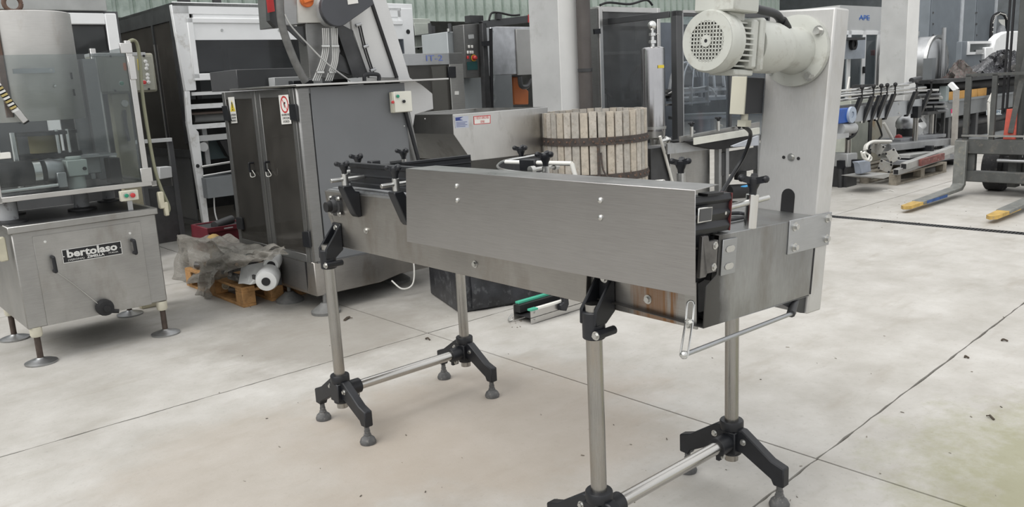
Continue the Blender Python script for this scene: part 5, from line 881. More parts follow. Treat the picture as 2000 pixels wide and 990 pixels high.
# ------------------------------------------------------------------ lying tank
tk = Thing('lying_tank', 'round steel tank lying on its side, polished rim, right of the far concrete column', 'tank', (15.2, 6.6, 0))
TC = Vector((15.2, 5.97, 1.46)); tr = .46
tk.part('shell', MB().cyl(TC, TC + Vector((0, .8, 0)), tr, n=40), SSG); tk.part('end_cap', MB().loft([(TC, tr * .96), (TC + Vector((0, -.05, 0)), tr * .8), (TC + Vector((0, -.07, 0)), tr * .4), (TC + Vector((0, -.075, 0)), .001)], 40), SSG); tk.part('polished_rim', MB().ring(TC + Vector((0, -.03, 0)), (0, 1, 0), tr + .02, tr - .03, .05, 48), SSB); tk.part('cradle', MB().box(14.85, 6.0, 0, 15.55, 6.7, 1.1), DGREY); tk.part('dip_rod', MB().cyl((TC.x - .03, TC.y - .12, 1.0), (TC.x - .03, TC.y - .12, 2.05), .035, n=12), SSG); tk.part('hatch', MB().cyl(TC + Vector((-.2, .5, tr)), TC + Vector((-.2, .5, tr + .12)), .12).box(TC.x - .3, TC.y + .3, TC.z + tr + .02, TC.x, TC.y + .6, TC.z + tr + .1), LGREY, kind='stuff'); tk.part('front_cabinet', MB().box(14.5, 5.75, .0, 14.64, 5.9, 1.55), MGREY)
# ------------------------------------------------------------------ tall blue-grey lockers at the far right
for i, (xa_, xb_, a_, lbl) in enumerate(((1814, 1873, 7.6, 'tall blue grey steel locker with a pale edge, behind the lying tank'), (1903, 1939, 7.9, 'narrower blue grey steel locker with a pale edge, behind the white hooded machine'))):
    P0, P1 = pa(xa_, 60, a_), pa(xb_, 60, a_); t_ = Thing('steel_locker', lbl, 'locker', ((P0.x + P1.x) / 2, a_ + .3, 0)); t_.part('locker_body', MB().box(P0.x, a_, 0, P1.x, a_ + .8, 4.3), BGREY, bev=.01); t_.part('pale_edge', MB().box(P1.x, a_ - .03, 0, P1.x + .14, a_ + .3, 4.3), paint('edge_pale', (.55, .58, .61), .5)); t_.part('door_leaf', MB().box(P0.x + .05, a_ - .015, .15, P1.x - .03, a_, 4.2), BGREY, bev=.006)
    for k in range(3): t_.part('rivet', MB().cyl(pa(1822 + 85 * i, 25 + 22 * k, a_ - .016), pa(1822 + 85 * i, 25 + 22 * k, a_ - .022), .025, n=8), DGREY)
    if i == 0: t_.part('side_bay', MB().box(P1.x + .14, a_ + .2, 0, P1.x + .5, a_ + .6, 4.3), DGREY)
bx_ = Thing('dark_tarp_wall', 'dark grey sheet hanging behind the chain loop at the far right', 'sheet', (19, 8.6, 0)); P0 = pa(1942, 30, 8.4); bx_.part('hanging_sheet', MB().box(P0.x, 8.4, 0, P0.x + 2.2, 8.46, 4.5), paint('sheet_dark', (.07, .075, .075), .7, .15, 2)); bx_.part('red_strip', MB().box(pa(1975, 40, 8.3).x, 8.3, 1.8, pa(1987, 40, 8.3).x, 8.36, pa(1980, 25, 8.3).z), paint('dull_red', (.16, .04, .04), .6))
# white hooded machine and its chain loop
wh = Thing('white_hooded_machine', 'white machine with rounded hood and grey window box, upper right behind the forklift', 'machine', (17.5, 6.3, 0))
HA_ = 6.3; g = lambda x, y: pa(x, y, HA_); wh.part('window_box', MB().box(g(1890, 80).x, HA_ + .1, 0, g(1940, 80).x, HA_ + .2, g(1900, 80).z), BGREY, bev=.006); wh.part('window_frame', frame_a(MB(), HA_ + .06, g(1900, 80).x, g(1946, 80).x, g(1910, 106).z, g(1910, 80).z, .05, .04), CLEANW); wh.part('dark_window', MB().box(g(1903, 80).x, HA_ + .08, g(1910, 104).z, g(1942, 80).x, HA_ + .09, g(1910, 82).z), paint('window_dark', (.1, .11, .11), .3)); wh.part('white_base', polya([(1925, 92), (1990, 88), (1992, 150), (1925, 150)], HA_ + .02, .12), CLEANW, bev=.02)
hp_ = [g(1941, 92), g(1945, 76), (g(1955, 66)), g(1968, 61), g(1990, 60), g(1998, 75), g(1994, 105), g(1941, 105)]; wh.part('rounded_hood', MB().prism(hp_, (0, .15, 0)), CLEANW, bev=.03, seg=2); wh.part('grey_block', MB().box(g(1912, 100).x, HA_ + .03, g(1912, 104).z, g(1925, 100).x, HA_ + .06, g(1912, 97).z), LGREY); wh.part('body_plinth', MB().box(g(1890, 80).x, HA_ + .1, 0, g(1996, 80).x, HA_ + .3, g(1925, 150).z), DGREY)
cl = Thing('chain_loop', 'upright arch of black drag chain with pale studs, at the top right', 'chain', (18, 7.6, 0)); CHA = 7.6; g = lambda x, y: pa(x, y, CHA)
pts = [g(1934, 110), g(1935, 80), g(1937, 45), g(1941, 32), g(1951, 26), g(1961, 29), g(1966, 40), g(1968, 70), g(1968, 110)]
cl.part('drag_chain', MB().tube(pts, .04, 8, 5), INK); stud = MB()
for i in range(len(pts) - 1):
    for k in range(4): q = pts[i] + (pts[i + 1] - pts[i]) * (k / 4); stud.ball(q + Vector((-.02, -.04, 0)), .017, 6)
cl.part('stud', stud, PAPER, kind='stuff'); cl.part('chain_base', MB().box(pts[0].x - .1, CHA - .05, 0, pts[-1].x + .1, CHA + .2, pts[0].z), DGREY); cl.part('film_bag', MB().ball(g(1955, 66), .12, 10, 1.9), glass('film_bag', (.7, .7, .75), .3)); cl.part('notice', polya([(1951, 38), (1963, 38), (1963, 56), (1951, 42)], CHA + .01, .005), PAPER)
# ------------------------------------------------------------------ second conveyor on the right
c2_ = Thing('background_conveyor', 'long steel conveyor with black guide brackets and a blue gearbox, behind the drive column', 'conveyor', (10.8, 5.1, 0))
VA = 5.0; g = lambda x, y, a=VA: pa(x, y, a); zt, zb = g(1700, 205).z, g(1700, 234).z; xs, xe2 = g(1636, 220).x, g(1801, 200).x
c2_.part('side_plate', MB().box(xs - .6, VA, zb, xe2, VA + .015, zt), GALV); c2_.part('far_side_plate', MB().box(xs - .6, VA + .4, zb, xe2, VA + .415, zt), SSG); c2_.part('deck', MB().box(xs - .6, VA + .015, zt - .03, xe2, VA + .4, zt - .02), BLKM)
for dy, z_, a_ in ((0, .16, -.08), (0, .22, -.05), (0, .16, .3), (0, .1, .04)): c2_.part('guide_rod', MB().cyl((xs - .6, VA + a_, zt + z_), (xe2 - .1 - (.5 if z_ > .2 else 0), VA + a_, zt + z_), .016, n=10), SSB)
c2_.part('raised_rod', MB().cyl(g(1722, 174), g(1793, 158), .014, n=10), SSG); c2_.part('rod_end', MB().cyl(g(1780, 157), g(1797, 153), .035, n=12), DARK)
for x, y in ((1685, 195), (1700, 193), (1712, 191), (1728, 188), (1771, 184), (1800, 178), (1662, 199)):
    p = g(x, y); bk = c2_.part('rail_bracket', MB().prism([(p.x + .02, VA, zt - .22), (p.x + .08, VA, zt - .22), (p.x + .14, VA - .1, zt + .12), (p.x + .06, VA - .1, zt + .12)], (0, .04, 0)), BLK); c2_.part('star_knob', MB().ball((p.x + .1, VA - .09, zt + .24), .03, 8).cyl((p.x + .1, VA - .09, zt + .1), (p.x + .1, VA - .09, zt + .24), .012, n=8), BLKM, parent=bk)
for x, y in ((1755, 202), (1755, 220), (1682, 238), (1711, 232)): c2_.part('bolt', MB().cyl(g(x, y), g(x, y) + Vector((0, -.012, 0)), .018, n=8), SSB)
bgx = c2_.part('blue_gearbox', polya([(1638, 213), (1663, 210), (1664, 238), (1638, 242)], VA - .1, .1), paint('gearbox_blue', (.02, .10, .42), .4, .12, 10), bev=.01); gq = pa(1661, 224, VA - .1); c2_.part('gearbox_flange', MB().ring(gq, (0, -1, 0), .10, .04, .03).cyl(gq, gq + Vector((0, -.02, 0)), .03), paint('flange_pale_blue', (.45, .52, .62), .4), parent=bgx)
c2_.part('white_motor', MB().cyl(pa(1640, 252, VA - .05), pa(1666, 250, VA - .05), .07, n=18), LGREY); c2_.part('motor_flange', MB().box(pa(1636, 268, VA - .1).x, VA - .1, pa(1636, 272, VA - .1).z, pa(1658, 268, VA - .1).x, VA, pa(1636, 262, VA - .1).z), LGREY); c2_.part('motor_cable', MB().tube([pa(1666, 245, VA - .05), pa(1673, 250, VA - .05), pa(1668, 262, VA - .05), pa(1656, 270, VA - .05)], .025), INK)
for x, ytop, a_ in ((1652, 242, VA), (1784, 215, VA), (1815, 215, VA + .3)):
    p = pa(x, ytop + 30, a_); lg = c2_.part('leg', MB().cyl((p.x, a_ - .03, .05), (p.x, a_ - .03, zb + .05), .035, n=16), TUBE); c2_.part('foot_clamp', MB().cyl((p.x, a_ - .03, .22), (p.x, a_ - .03, .4), .06, n=12).box(p.x - .2, a_ - .07, .24, p.x + .2, a_ + .01, .34).box(p.x - .04, a_ - .28, .24, p.x + .04, a_ + .2, .34), BLK, parent=lg); c2_.part('foot_pad', MB().cyl((p.x - .17, a_ - .03, 0), (p.x - .17, a_ - .03, .24), .03, n=10), DARK, parent=lg); c2_.part('foot_pad', MB().cyl((p.x + .17, a_ - .03, 0), (p.x + .17, a_ - .03, .24), .03, n=10), DARK, parent=lg); c2_.part('head_clamp', MB().box(p.x - .06, a_ - .08, zb - .06, p.x + .06, a_ + .02, zb + .1), BLK, parent=lg)
c2_.part('hanging_cable', MB().tube([g(1712, 234), g(1722, 262), g(1718, 270), g(1705, 285)], .012), BLKM); c2_.part('thin_post', MB().cyl(g(1659, 150), g(1654, 180), .012), PW); c2_.part('white_rod', MB().cyl(g(1726, 240), g(1743, 272), .02, n=8), PW)
# things around and below it
bt2 = Thing('rust_streaked_cabinet', 'low beige cabinet with rust streaks, seen below the background conveyor', 'cabinet', (12.2, 6.1, 0)); P0, P1 = pa(1704, 235, 5.9), pa(1757, 235, 5.9); bt2.part('cabinet_body', MB().box(P0.x, 5.9, 0, P1.x, 6.3, 1.15), paint('beige_rust', (.42, .40, .33), .6, .15, 2.5, dirt=(.33, .20, .09)), bev=.01); bt2.part('side_strip', MB().box(P0.x - .1, 5.9, 0, P0.x, 6.2, 1.2), DARK); bt2.part('front_leg', MB().box(P1.x, 5.95, 0, P1.x + .06, 6.0, 1.2), LGREY)
gb2 = Thing('pale_green_cabinet', 'pale green grey cabinet left of the rust streaked one, below the background conveyor', 'cabinet', (11.4, 6.0, 0)); P0, P1 = pa(1660, 260, 5.8), pa(1695, 260, 5.8); gb2.part('cabinet_body', MB().box(P0.x, 5.8, 0, P1.x, 6.3, 1.0), paint('pale_green_grey', (.40, .42, .37), .6), bev=.01); gb2.part('door_leaf', MB().box(P0.x + .03, 5.785, .08, P1.x - .03, 5.8, .94), paint('pale_green_grey', (.40, .42, .37), .6))
sk = [pa(x, y, 5.35) for x, y in ((1789, 222), (1803, 216), (1812, 232), (1822, 240), (1821, 266), (1796, 270), (1793, 245))]
sackm = MB(); nx, ny = 12, 12
def cloth(quad, n, m, amp, seed, th=.01):
    a, b, c, d = [Vector(q) for q in quad]; rr = random.Random(seed); mb = MB(); vs = []
    ph = [rr.uniform(0, 6.28) for _ in range(6)]; nr = (b - a).cross(d - a).normalized()
    for off in (0, th):
        for i in range(n + 1):
            for j in range(m + 1):
                s, t = i / n, j / m; p = (a * (1 - s) + b * s) * (1 - t) + (d * (1 - s) + c * s) * t
                k = math.sin(9 * s + 3 * t + ph[0]) + .7 * math.sin(17 * s - 7 * t + ph[1]) + .6 * math.sin(13 * t + 5 * s + ph[2]) + .4 * math.sin(29 * s + 11 * t + ph[3])
                vs.append(p + nr * (amp * k * .4 + off))
    L = (n + 1) * (m + 1); fs = []; I = lambda i, j, o: o * L + i * (m + 1) + j
    for i in range(n):
        for j in range(m): fs += [(I(i, j, 0), I(i, j + 1, 0), I(i + 1, j + 1, 0), I(i + 1, j, 0)), (I(i, j, 1), I(i + 1, j, 1), I(i + 1, j + 1, 1), I(i, j + 1, 1))]
    for i in range(n): fs += [(I(i, 0, 0), I(i + 1, 0, 0), I(i + 1, 0, 1), I(i, 0, 1)), (I(i, m, 0), I(i, m, 1), I(i + 1, m, 1), I(i + 1, m, 0))]
    for j in range(m): fs += [(I(0, j, 0), I(0, j, 1), I(0, j + 1, 1), I(0, j + 1, 0)), (I(n, j, 0), I(n, j + 1, 0), I(n, j + 1, 1), I(n, j, 1))]
    return mb.add(vs, fs)
sa = Thing('white_sack', 'crumpled white plastic sack with a black triangle print, hanging behind the pile of steel', 'sack', (13.0, 5.4, 0)); z_ = pa(1800, 268, 5.35).z
sa.part('sack', cloth([pa(1790, 218, 5.35), pa(1818, 218, 5.35), pa(1824, 264, 5.35), pa(1797, 270, 5.35)], 16, 16, .08, 3, .12), CLEANW); sa.part('triangle_print', polya([(1797, 230), (1803, 238), (1793, 240)], 5.26, .004), INK)
sa.part('stand', MB().box(pa(1800, 268, 5.4).x - .15, 5.4, 0, pa(1800, 268, 5.4).x + .15, 5.7, max(z_, .1)), DARK)
he = Thing('grey_pump', 'dome shaped grey pump with a black body, between beige cabinet and white sack', 'pump', (12.3, 5.3, 0)); pp = pa(1768, 250, 5.3); he.part('dome', MB().ball((pp.x, 5.3, pp.z + .06), .14, 14), SSG); he.part('pump_body', MB().cyl((pp.x, 5.3, 0), (pp.x, 5.3, pp.z), .12, n=18).box(pp.x - .16, 5.2, 0, pp.x + .16, 5.4, .2), BLKM, kind='stuff'); he.part('red_cap', MB().ball(pa(1755, 270, 5.2), .06, 8), RED)
# ------------------------------------------------------------------ pile of steel profiles on a grey pallet
def pallet(th, b0, a0, L, Wd, mat, z0=0, nb=5, along='b'):
    for k in range(3):
        a = a0 + (Wd - .1) * k / 2
        th.part('bottom_board', MB().box(b0, a, z0, b0 + L, a + .1, z0 + .022), mat, bev=.002)
        for j in range(3): x = b0 + (L - .12) * j / 2; th.part('block', MB().box(x, a, z0 + .022, x + .12, a + .1, z0 + .10), mat, bev=.003)
    for j in range(3): x = b0 + (L - .12) * j / 2; th.part('stringer', MB().box(x, a0, z0 + .10, x + .12, a0 + Wd, z0 + .122), mat, bev=.002)
    for k in range(nb): a = a0 + (Wd - .1) * k / (nb - 1); th.part('deck_board', MB().box(b0, a, z0 + .122, b0 + L, a + .1, z0 + .144), mat, bev=.002)
pl = Thing('grey_pallet', 'weathered grey wooden pallet under the pile of steel profiles', 'pallet', (11.2, 4.85, 0)); pallet(pl, 10.35, 4.46, 1.55, .85, WOODG)
STL = [steel('profile_%d' % k, c, .5, var=.2, metal=.7) for k, c in enumerate(((.42, .42, .41), (.33, .34, .35), (.5, .5, .48), (.27, .28, .30)))]
def prof(lbl, p0, p1, w, h, k, hollow=True, a=None):
    P0, P1 = pa(*p0), pa(*p1); mb = MB().bar(P0, P1, w, h); t_ = Thing('steel_profile', lbl, 'steel profile', (P0 + P1) / 2 * 1.0); t_.part('profile', mb, STL[k % 4], bev=.004)
    if hollow: d = (P0 - P1).normalized(); t_.part('open_end', MB().bar(P0 + d * .001, P0 + d * .004, w * .7, h * .7), INK)
    return t_
prof('lowest square steel tube at the front edge of the pile, open end showing', (1750, 336, 4.45), (1850, 303, 4.60), .075, .075, 0)
prof('upper square steel tube in front of the pile, open end showing', (1765, 325, 4.42), (1862, 290, 4.60), .085, .085, 2)
prof('wide grey steel channel on top of the heap, rising to the right', (1720, 288, 4.9), (1845, 276, 5.0), .28, .09, 1, False); prof('broad dark steel sheet channel at the back of the heap', (1735, 275, 5.15), (1825, 264, 5.3), .34, .05, 3, False)
prof('flat grey steel plate lying in the middle of the heap', (1745, 305, 4.8), (1850, 292, 4.95), .42, .05, 2, False); prof('shadowed steel channel under the flat plate in the heap', (1752, 318, 4.65), (1850, 305, 4.8), .3, .06, 3, False); prof('long thin steel angle at the right rear of the heap', (1830, 300, 4.7), (1880, 297, 4.9), .1, .1, 0, False)
P0, P1 = pa(1797, 318, 4.40), pa(1842, 305, 4.44); solo('red_painted_profile', 'short steel beam with flaking red paint on the front of the pile', 'steel profile', MB().bar(P0, P1, .04, .085), paint('flaking_red', (.22, .08, .07), .7, .3, 14, dirt=(.35, .33, .31)), at=(P0 + P1) / 2)
for q, b_, lbl in (([(1709, 277), (1729, 286), (1719, 306), (1696, 293)], 10.50, 'square grey flange plate with four holes, uppermost left of the heap'), ([(1746, 289), (1759, 310), (1740, 320), (1727, 299)], 10.36, 'square grey flange plate with four holes, tilted in front of the others'), ([(1720, 311), (1744, 321), (1738, 339), (1713, 329)], 10.44, 'lowest grey flange plate with rust spot, hanging off the heap')):
    Q = [pb(x, y, b_) for x, y in q]; t_ = Thing('flange_plate', lbl, 'steel plate', sum(Q, Vector()) / 4)
    t_.part('plate', MB().prism(Q, (.016, 0, 0)), paint('plate_grey', (.40, .395, .37), .5, .1, 8, dirt=(.3, .26, .2)), bev=.003); c_ = sum(Q, Vector()) / 4
    for p in Q: h_ = c_ + (p - c_) * .78; t_.part('bolt_hole', MB().cyl(h_, h_ + Vector((-.002, 0, 0)), .014, n=10), INK)
P = pa(1680, 318, 4.7); t_ = Thing('blue_grey_cap', 'bent blue grey sheet metal bracket at the left end of the heap', 'bracket', (P.x, 4.6, .1)); q = [pa(x, y, 4.55) for x, y in ((1676, 316), (1700, 313), (1702, 335), (1682, 340), (1680, 322))]; t_.part('bracket_plate', MB().prism(q, (0, .08, 0)), paint('bracket_blue', (.36, .40, .47), .45), bev=.008)
P = pa(1660, 310, 4.9); t_ = Thing('grey_junction_box', 'grey metal box behind the left leg of the background conveyor', 'box', (P.x, 4.95, 0)); q = [pa(x, y, 4.9) for x, y in ((1655, 300), (1675, 298), (1676, 324), (1656, 327))]; t_.part('box_body', MB().prism(q, (0, .3, 0)), LGREY, bev=.008); t_.part('support', MB().box(q[0].x, 4.9, 0, q[1].x, 5.2, q[3].z), DARK)
wr = [pa(x, y, 4.75) for x, y in ((1692, 292), (1694, 283), (1703, 277), (1715, 276), (1740, 276))]; solo('white_hose', 'coiled white hose at the left rear of the steel heap', 'hose', MB().tube(wr, .02, 8).tube([p + Vector((.06, .05, -.02)) for p in wr], .02, 8), PW, kind='stuff')
solo('white_cable_coil', 'bunch of thin white cables below the flange plates', 'cable', MB().tube([pa(x, y, 4.5) for x, y in ((1686, 298), (1690, 306), (1698, 314), (1702, 308), (1694, 300), (1688, 298), (1692, 312))], .012, 6).tube([pa(x, y, 4.48) for x, y in ((1682, 296), (1686, 308), (1695, 312), (1699, 302))], .012, 6), PW, kind='stuff')
solo('sheet_offcut', 'flat pale steel offcut sticking out low under the heap', 'steel sheet', MB().prism([pa(x, y, 4.4) for x, y in ((1698, 345), (1738, 338), (1736, 345), (1726, 349))], (0, .35, 0)), STL[2])
# leaning angle bar and strap
lp = Thing('bent_angle_bar', 'tall bent grey angle bar standing at the right end of the steel heap', 'bar', pz(1862, 318)); bq = pz(1862, 318); top = pb(1868, 176, bq.x); lp.part('upright', MB().bar(bq, top, .085, .06), paint('bar_grey', (.36, .34, .31), .6, .15, 10)); lp.part('bent_tip', MB().bar(top, pb(1856, 163, bq.x), .085, .06), CLEANW); lp.part('floor_plate', MB().box(bq.x - .25, bq.y - .1, 0, bq.x + .2, bq.y + .1, .05), DARK)
# ------------------------------------------------------------------ grey table machine with blue label under the black film heap
gm_ = Thing('grey_table_machine', 'grey steel machine with small blue lettered plate and wooden boards, behind the forklift mast', 'machine', (14.3, 5.4, 0))
TA = 5.3; g = lambda x, y: pa(x, y, TA); x0, x1 = g(1846, 210).x, g(2030, 200).x; z1, z2 = g(1850, 230).z, g(1850, 198).z
gm_.part('front_beam', MB().box(x0, TA, z1, x1, TA + .14, z2), paint('table_grey', (.17, .18, .185), .5, .15, 4), bev=.006); gm_.part('beam_lip', MB().box(x0 + .1, TA - .02, z2 - .02, x1, TA + .02, z2 + .015), MGREY)
zt4 = g(1880, 152).z; gm_.part('left_post', MB().box(x0, TA, z2, x0 + .12, TA + .1, g(1850, 168).z), paint('post_teal', (.25, .29, .29), .5)); gm_.part('top_plate', MB().box(x0 - .1, TA, zt4 - .06, x1, TA + .4, zt4), DARK); gm_.part('roller', MB().cyl((x0 + .1, TA + .2, g(1880, 170).z), (x1, TA + .2, g(1880, 170).z), .09, n=20), BLKM); gm_.part('rear_panel', MB().box(x0 + .2, TA + .42, 0, x1, TA + .46, zt4), DARK)
for k in range(4): gm_.part('wooden_board', MB().box(x0 + .18 + k * .42, TA + .03, z2 - .01, x0 + .58 + k * .42, TA + .07, g(1880, 177).z), paint('board_yellow', (.50, .27, .07), .6, .15, 8), bev=.004)
gm_.part('label_plate', polya([(1926, 215), (1956, 214), (1956, 224), (1926, 225)], TA - .001, -.004), paint('label_pale', (.45, .50, .52), .5)); lettering(gm_, 'lettering', 'ACETIN', g(1940, 219.5) + Vector((0, -.007, 0)), (1, 0, 0), (0, 0, 1), .07, paint('label_blue', (.02, .08, .16), .5), ext=.001, width=(g(1953, 219) - g(1929, 219)).length)
gm_.part('red_tag', polya([(1857, 213), (1866, 213), (1866, 221), (1857, 221)], TA - .001, -.004), paint('tag_pink', (.65, .04, .16), .5)); gm_.part('white_tag', polya([(1858, 221), (1866, 221), (1866, 226), (1858, 226)], TA - .001, -.004), PAPER)
for x in (1852, 1905, 1975): p = g(x, 250); gm_.part('leg', MB().box(p.x, TA, 0, p.x + .1, TA + .1, z1), DGREY)
gm_.part('lower_roller', MB().cyl((x0, TA + .15, z1 - .15), (x1, TA + .15, z1 - .15), .09, n=18), DARK); gm_.part('lower_rail', MB().box(x0, TA - .02, z1 - .50, x1, TA + .05, z1 - .40), MGREY); gm_.part('lower_plinth', MB().box(x0 + .3, TA + .2, 0, x1, TA + .4, z1 - .55), DARK); gm_.part('white_strap', MB().bar(g(1936, 162) + Vector((0, -.1, 0)), g(1918, 200) + Vector((0, -.1, 0)), .07, .02, (0, 1, 0)).bar(g(1918, 200) + Vector((0, -.1, 0)), g(1920, 270) + Vector((0, -.1, 0)), .08, .02, (0, 1, 0)), PW); gm_.part('strap_knot', MB().ball(g(1927, 204) + Vector((0, -.1, 0)), .06, 8), PW)
fm = MB(); zf = zt4
def heap(mb, c, rx, ry, hgt, seed, n=22, amp=.3):
    rr = random.Random(seed); ph = [rr.uniform(0, 6.28) for _ in range(8)]; vs = []; fs = []; m = 8
    for j in range(m + 1):
        r = 1 - j / m
        for i in range(n):
            t = 2 * math.pi * i / n; k = 1 + amp * (.5 * math.sin(3 * t + ph[0] + j) + .35 * math.sin(7 * t + ph[1] - j * 1.3) + .3 * math.sin(11 * t + ph[2] + j * 2))
            h = hgt * (1 - r ** 2.2) * (1 + amp * .6 * math.sin(5 * t + ph[3] + j * 1.7))
            vs.append(Vector(c) + Vector((rx * r * k * math.cos(t), ry * r * k * math.sin(t), max(h, 0))))
    for j in range(m):
        for i in range(n): fs.append((j * n + i, j * n + (i + 1) % n, (j + 1) * n + (i + 1) % n, (j + 1) * n + i))
    fs.append(tuple(range(n - 1, -1, -1))); return mb.add(vs, fs)
pcn = pa(1935, 150, TA + .45); hm = heap(MB(), (pcn.x, TA + .25, zf), 1.35, .32, .34, 5, 34, .5)
solo('black_film_heap', 'heap of crumpled black and clear plastic film on top of the grey table machine', 'plastic film', hm, paint('black_film', (.05, .05, .055), .22, .5, 12, dirt=(.45, .45, .46)), kind='stuff')
hm = heap(MB(), (pa(1862, 150, TA + .3).x, TA + .2, zf), .33, .2, .24, 9, 24, .4); solo('rag_heap', 'small heap of brown and red rags at the left end of the table', 'rags', hm, paint('rag_brown', (.13, .12, .11), .8, .4, 20, dirt=(.3, .06, .08)), kind='stuff')
mh = Thing('folded_steel_scraps', 'loose steel sheet scraps stacked beyond the end of the background conveyor', 'scrap', (13.5, 5.2, 0))
for k in range(6): P = pa(1812 + k * 4, 176 + k * 8, 5.2); mh.part('sheet_scrap', MB().bar(P, P + Vector((.45, .2, -.06 + .03 * (k % 3))), .3, .03), STL[k % 4])
mh.part('stand_top', MB().box(pa(1812, 220, 5.2).x, 5.2, pa(1830, 222, 5.2).z, pa(1845, 220, 5.2).x, 5.6, pa(1830, 216, 5.2).z), DARK)
for x_ in (1826, 1843): mh.part('stand_leg', MB().box(pa(x_, 250, 5.25).x, 5.25, 0, pa(x_, 250, 5.25).x + .05, 5.3, pa(1830, 220, 5.2).z), DARK)
# ------------------------------------------------------------------ forklift at the right edge
fk = Thing('forklift', 'worn grey forklift with lowered yellow-tipped forks, cut off by the right edge', 'forklift', (10.2, 3.0, 0))
FY = paint('fork_paint', (.30, .285, .24), .6, .25, 8, dirt=(.5, .33, .09)); FYT = paint('fork_tip_yellow', (.50, .33, .09), .6, .25, 12, dirt=(.3, .25, .18)); FGR = paint('truck_grey', (.075, .078, .075), .55, .2, 6, dirt=(.13, .12, .105))
for (tipb, a, zt_, zs) in ((8.40, 3.48, .03, .03), (8.22, 2.62, .03, .03)):
    f_ = fk.part('fork', MB().prism([(tipb + .35, a, .05), (9.78, a, .07), (9.86, a, .12), (9.86, a, .62), (9.80, a, .62), (9.80, a, .14), (9.74, a, .11), (tipb + .35, a, .085)], (0, .125, 0)), FGR if a > 9 else paint('fork_steel', (.17, .175, .165), .5, .2, 10, dirt=(.28, .26, .2)), bev=.006)
    fk.part('fork_tip', MB().prism([(tipb + .65, a, .048), (tipb + .65, a + .125, .048), (tipb + .06, a + .11, .04), (tipb, a + .0625, .04), (tipb + .06, a + .015, .04)], (0, 0, .034)), FYT, parent=f_)
    if a > 3: fk.part('blue_paint_patch', MB().box(tipb + .42, a - .002, .05, tipb + .95, a, .082), paint('blue_paint', (.04, .10, .28), .6, .3, 20), parent=f_)
for z0, z1 in ((.47, .63), (.16, .28)): fk.part('carriage_bar', MB().box(9.87, 2.0, z0, 9.97, 3.62, z1), FGR, bev=.008)
fk.part('carriage_plate', MB().box(9.90, 3.42, .16, 9.97, 3.60, .62), FGR, bev=.004); fk.part('side_shift_cylinder', MB().cyl((9.93, 2.0, .40), (9.93, 2.9, .40), .045, n=14).cyl((9.93, 2.9, .40), (9.93, 3.2, .40), .02, n=10), SSG, kind='stuff')
bz = pb(1940, 145, 9.9).z; fk.part('load_guard', MB().box(9.88, 3.50, .6, 9.92, 3.56, bz), FGR, bev=.004); fk.part('load_guard', MB().box(9.88, 3.24, .6, 9.92, 3.29, bz), FGR); fk.part('guard_rail', MB().box(9.88, 2.0, bz - .015, 9.92, 3.56, bz + .015), FGR); fk.part('guard_rail', MB().box(9.86, 2.0, .66, 9.90, 3.56, .68), ZINC)
for a in (3.03, 2.25): fk.part('mast_channel', MB().box(10.02, a, .1, 10.16, a + .09, 3.1).box(10.18, a - .08, .1, 10.30, a, 3.0), FGR, bev=.006)
fk.part('lift_cylinder', MB().cyl((10.1, 2.55, .2), (10.1, 2.55, 2.6), .045, n=14), paint('cyl_brown', (.10, .08, .06), .5)); 
for a in (3.16, 3.20): fk.part('lift_chain', MB().box(10.0, a, .9, 10.02, a + .02, 3.0), INK)
fk.part('tilt_strut', MB().bar((10.0, 2.95, 2.0), (9.96, 3.10, .7), .06, .05), FGR)
rg = [pb(x, y, 9.95) for x, y in ((1966, 213), (1986, 212), (1982, 284), (1957, 284))]; fk.part('red_guard', MB().prism(rg, (.03, 0, 0)), paint('guard_red', (.52, .10, .07), .55, .15, 12, dirt=(.3, .1, .08)), bev=.003)
for a in (3.28,): 
    w_ = fk.part('front_wheel', MB().loft([((10.45, a - .02, .27), .23), ((10.45, a, .27), .27), ((10.45, a + .16, .27), .27), ((10.45, a + .18, .27), .23)], 32), RUBBER); fk.part('wheel_rim', MB().cyl((10.45, a + .15, .27), (10.45, a + .185, .27), .15, n=24), FGR, parent=w_)
fk.part('front_wheel', MB().loft([((10.45, 2.0, .27), .23), ((10.45, 2.02, .27), .27), ((10.45, 2.18, .27), .27), ((10.45, 2.2, .27), .23)], 32), RUBBER); fk.part('axle_housing', MB().box(10.3, 2.1, .15, 10.6, 3.28, .4), DARK); fk.part('truck_body', MB().box(10.7, 2.0, .25, 12.2, 2.9, 1.1), FGR, bev=.03)
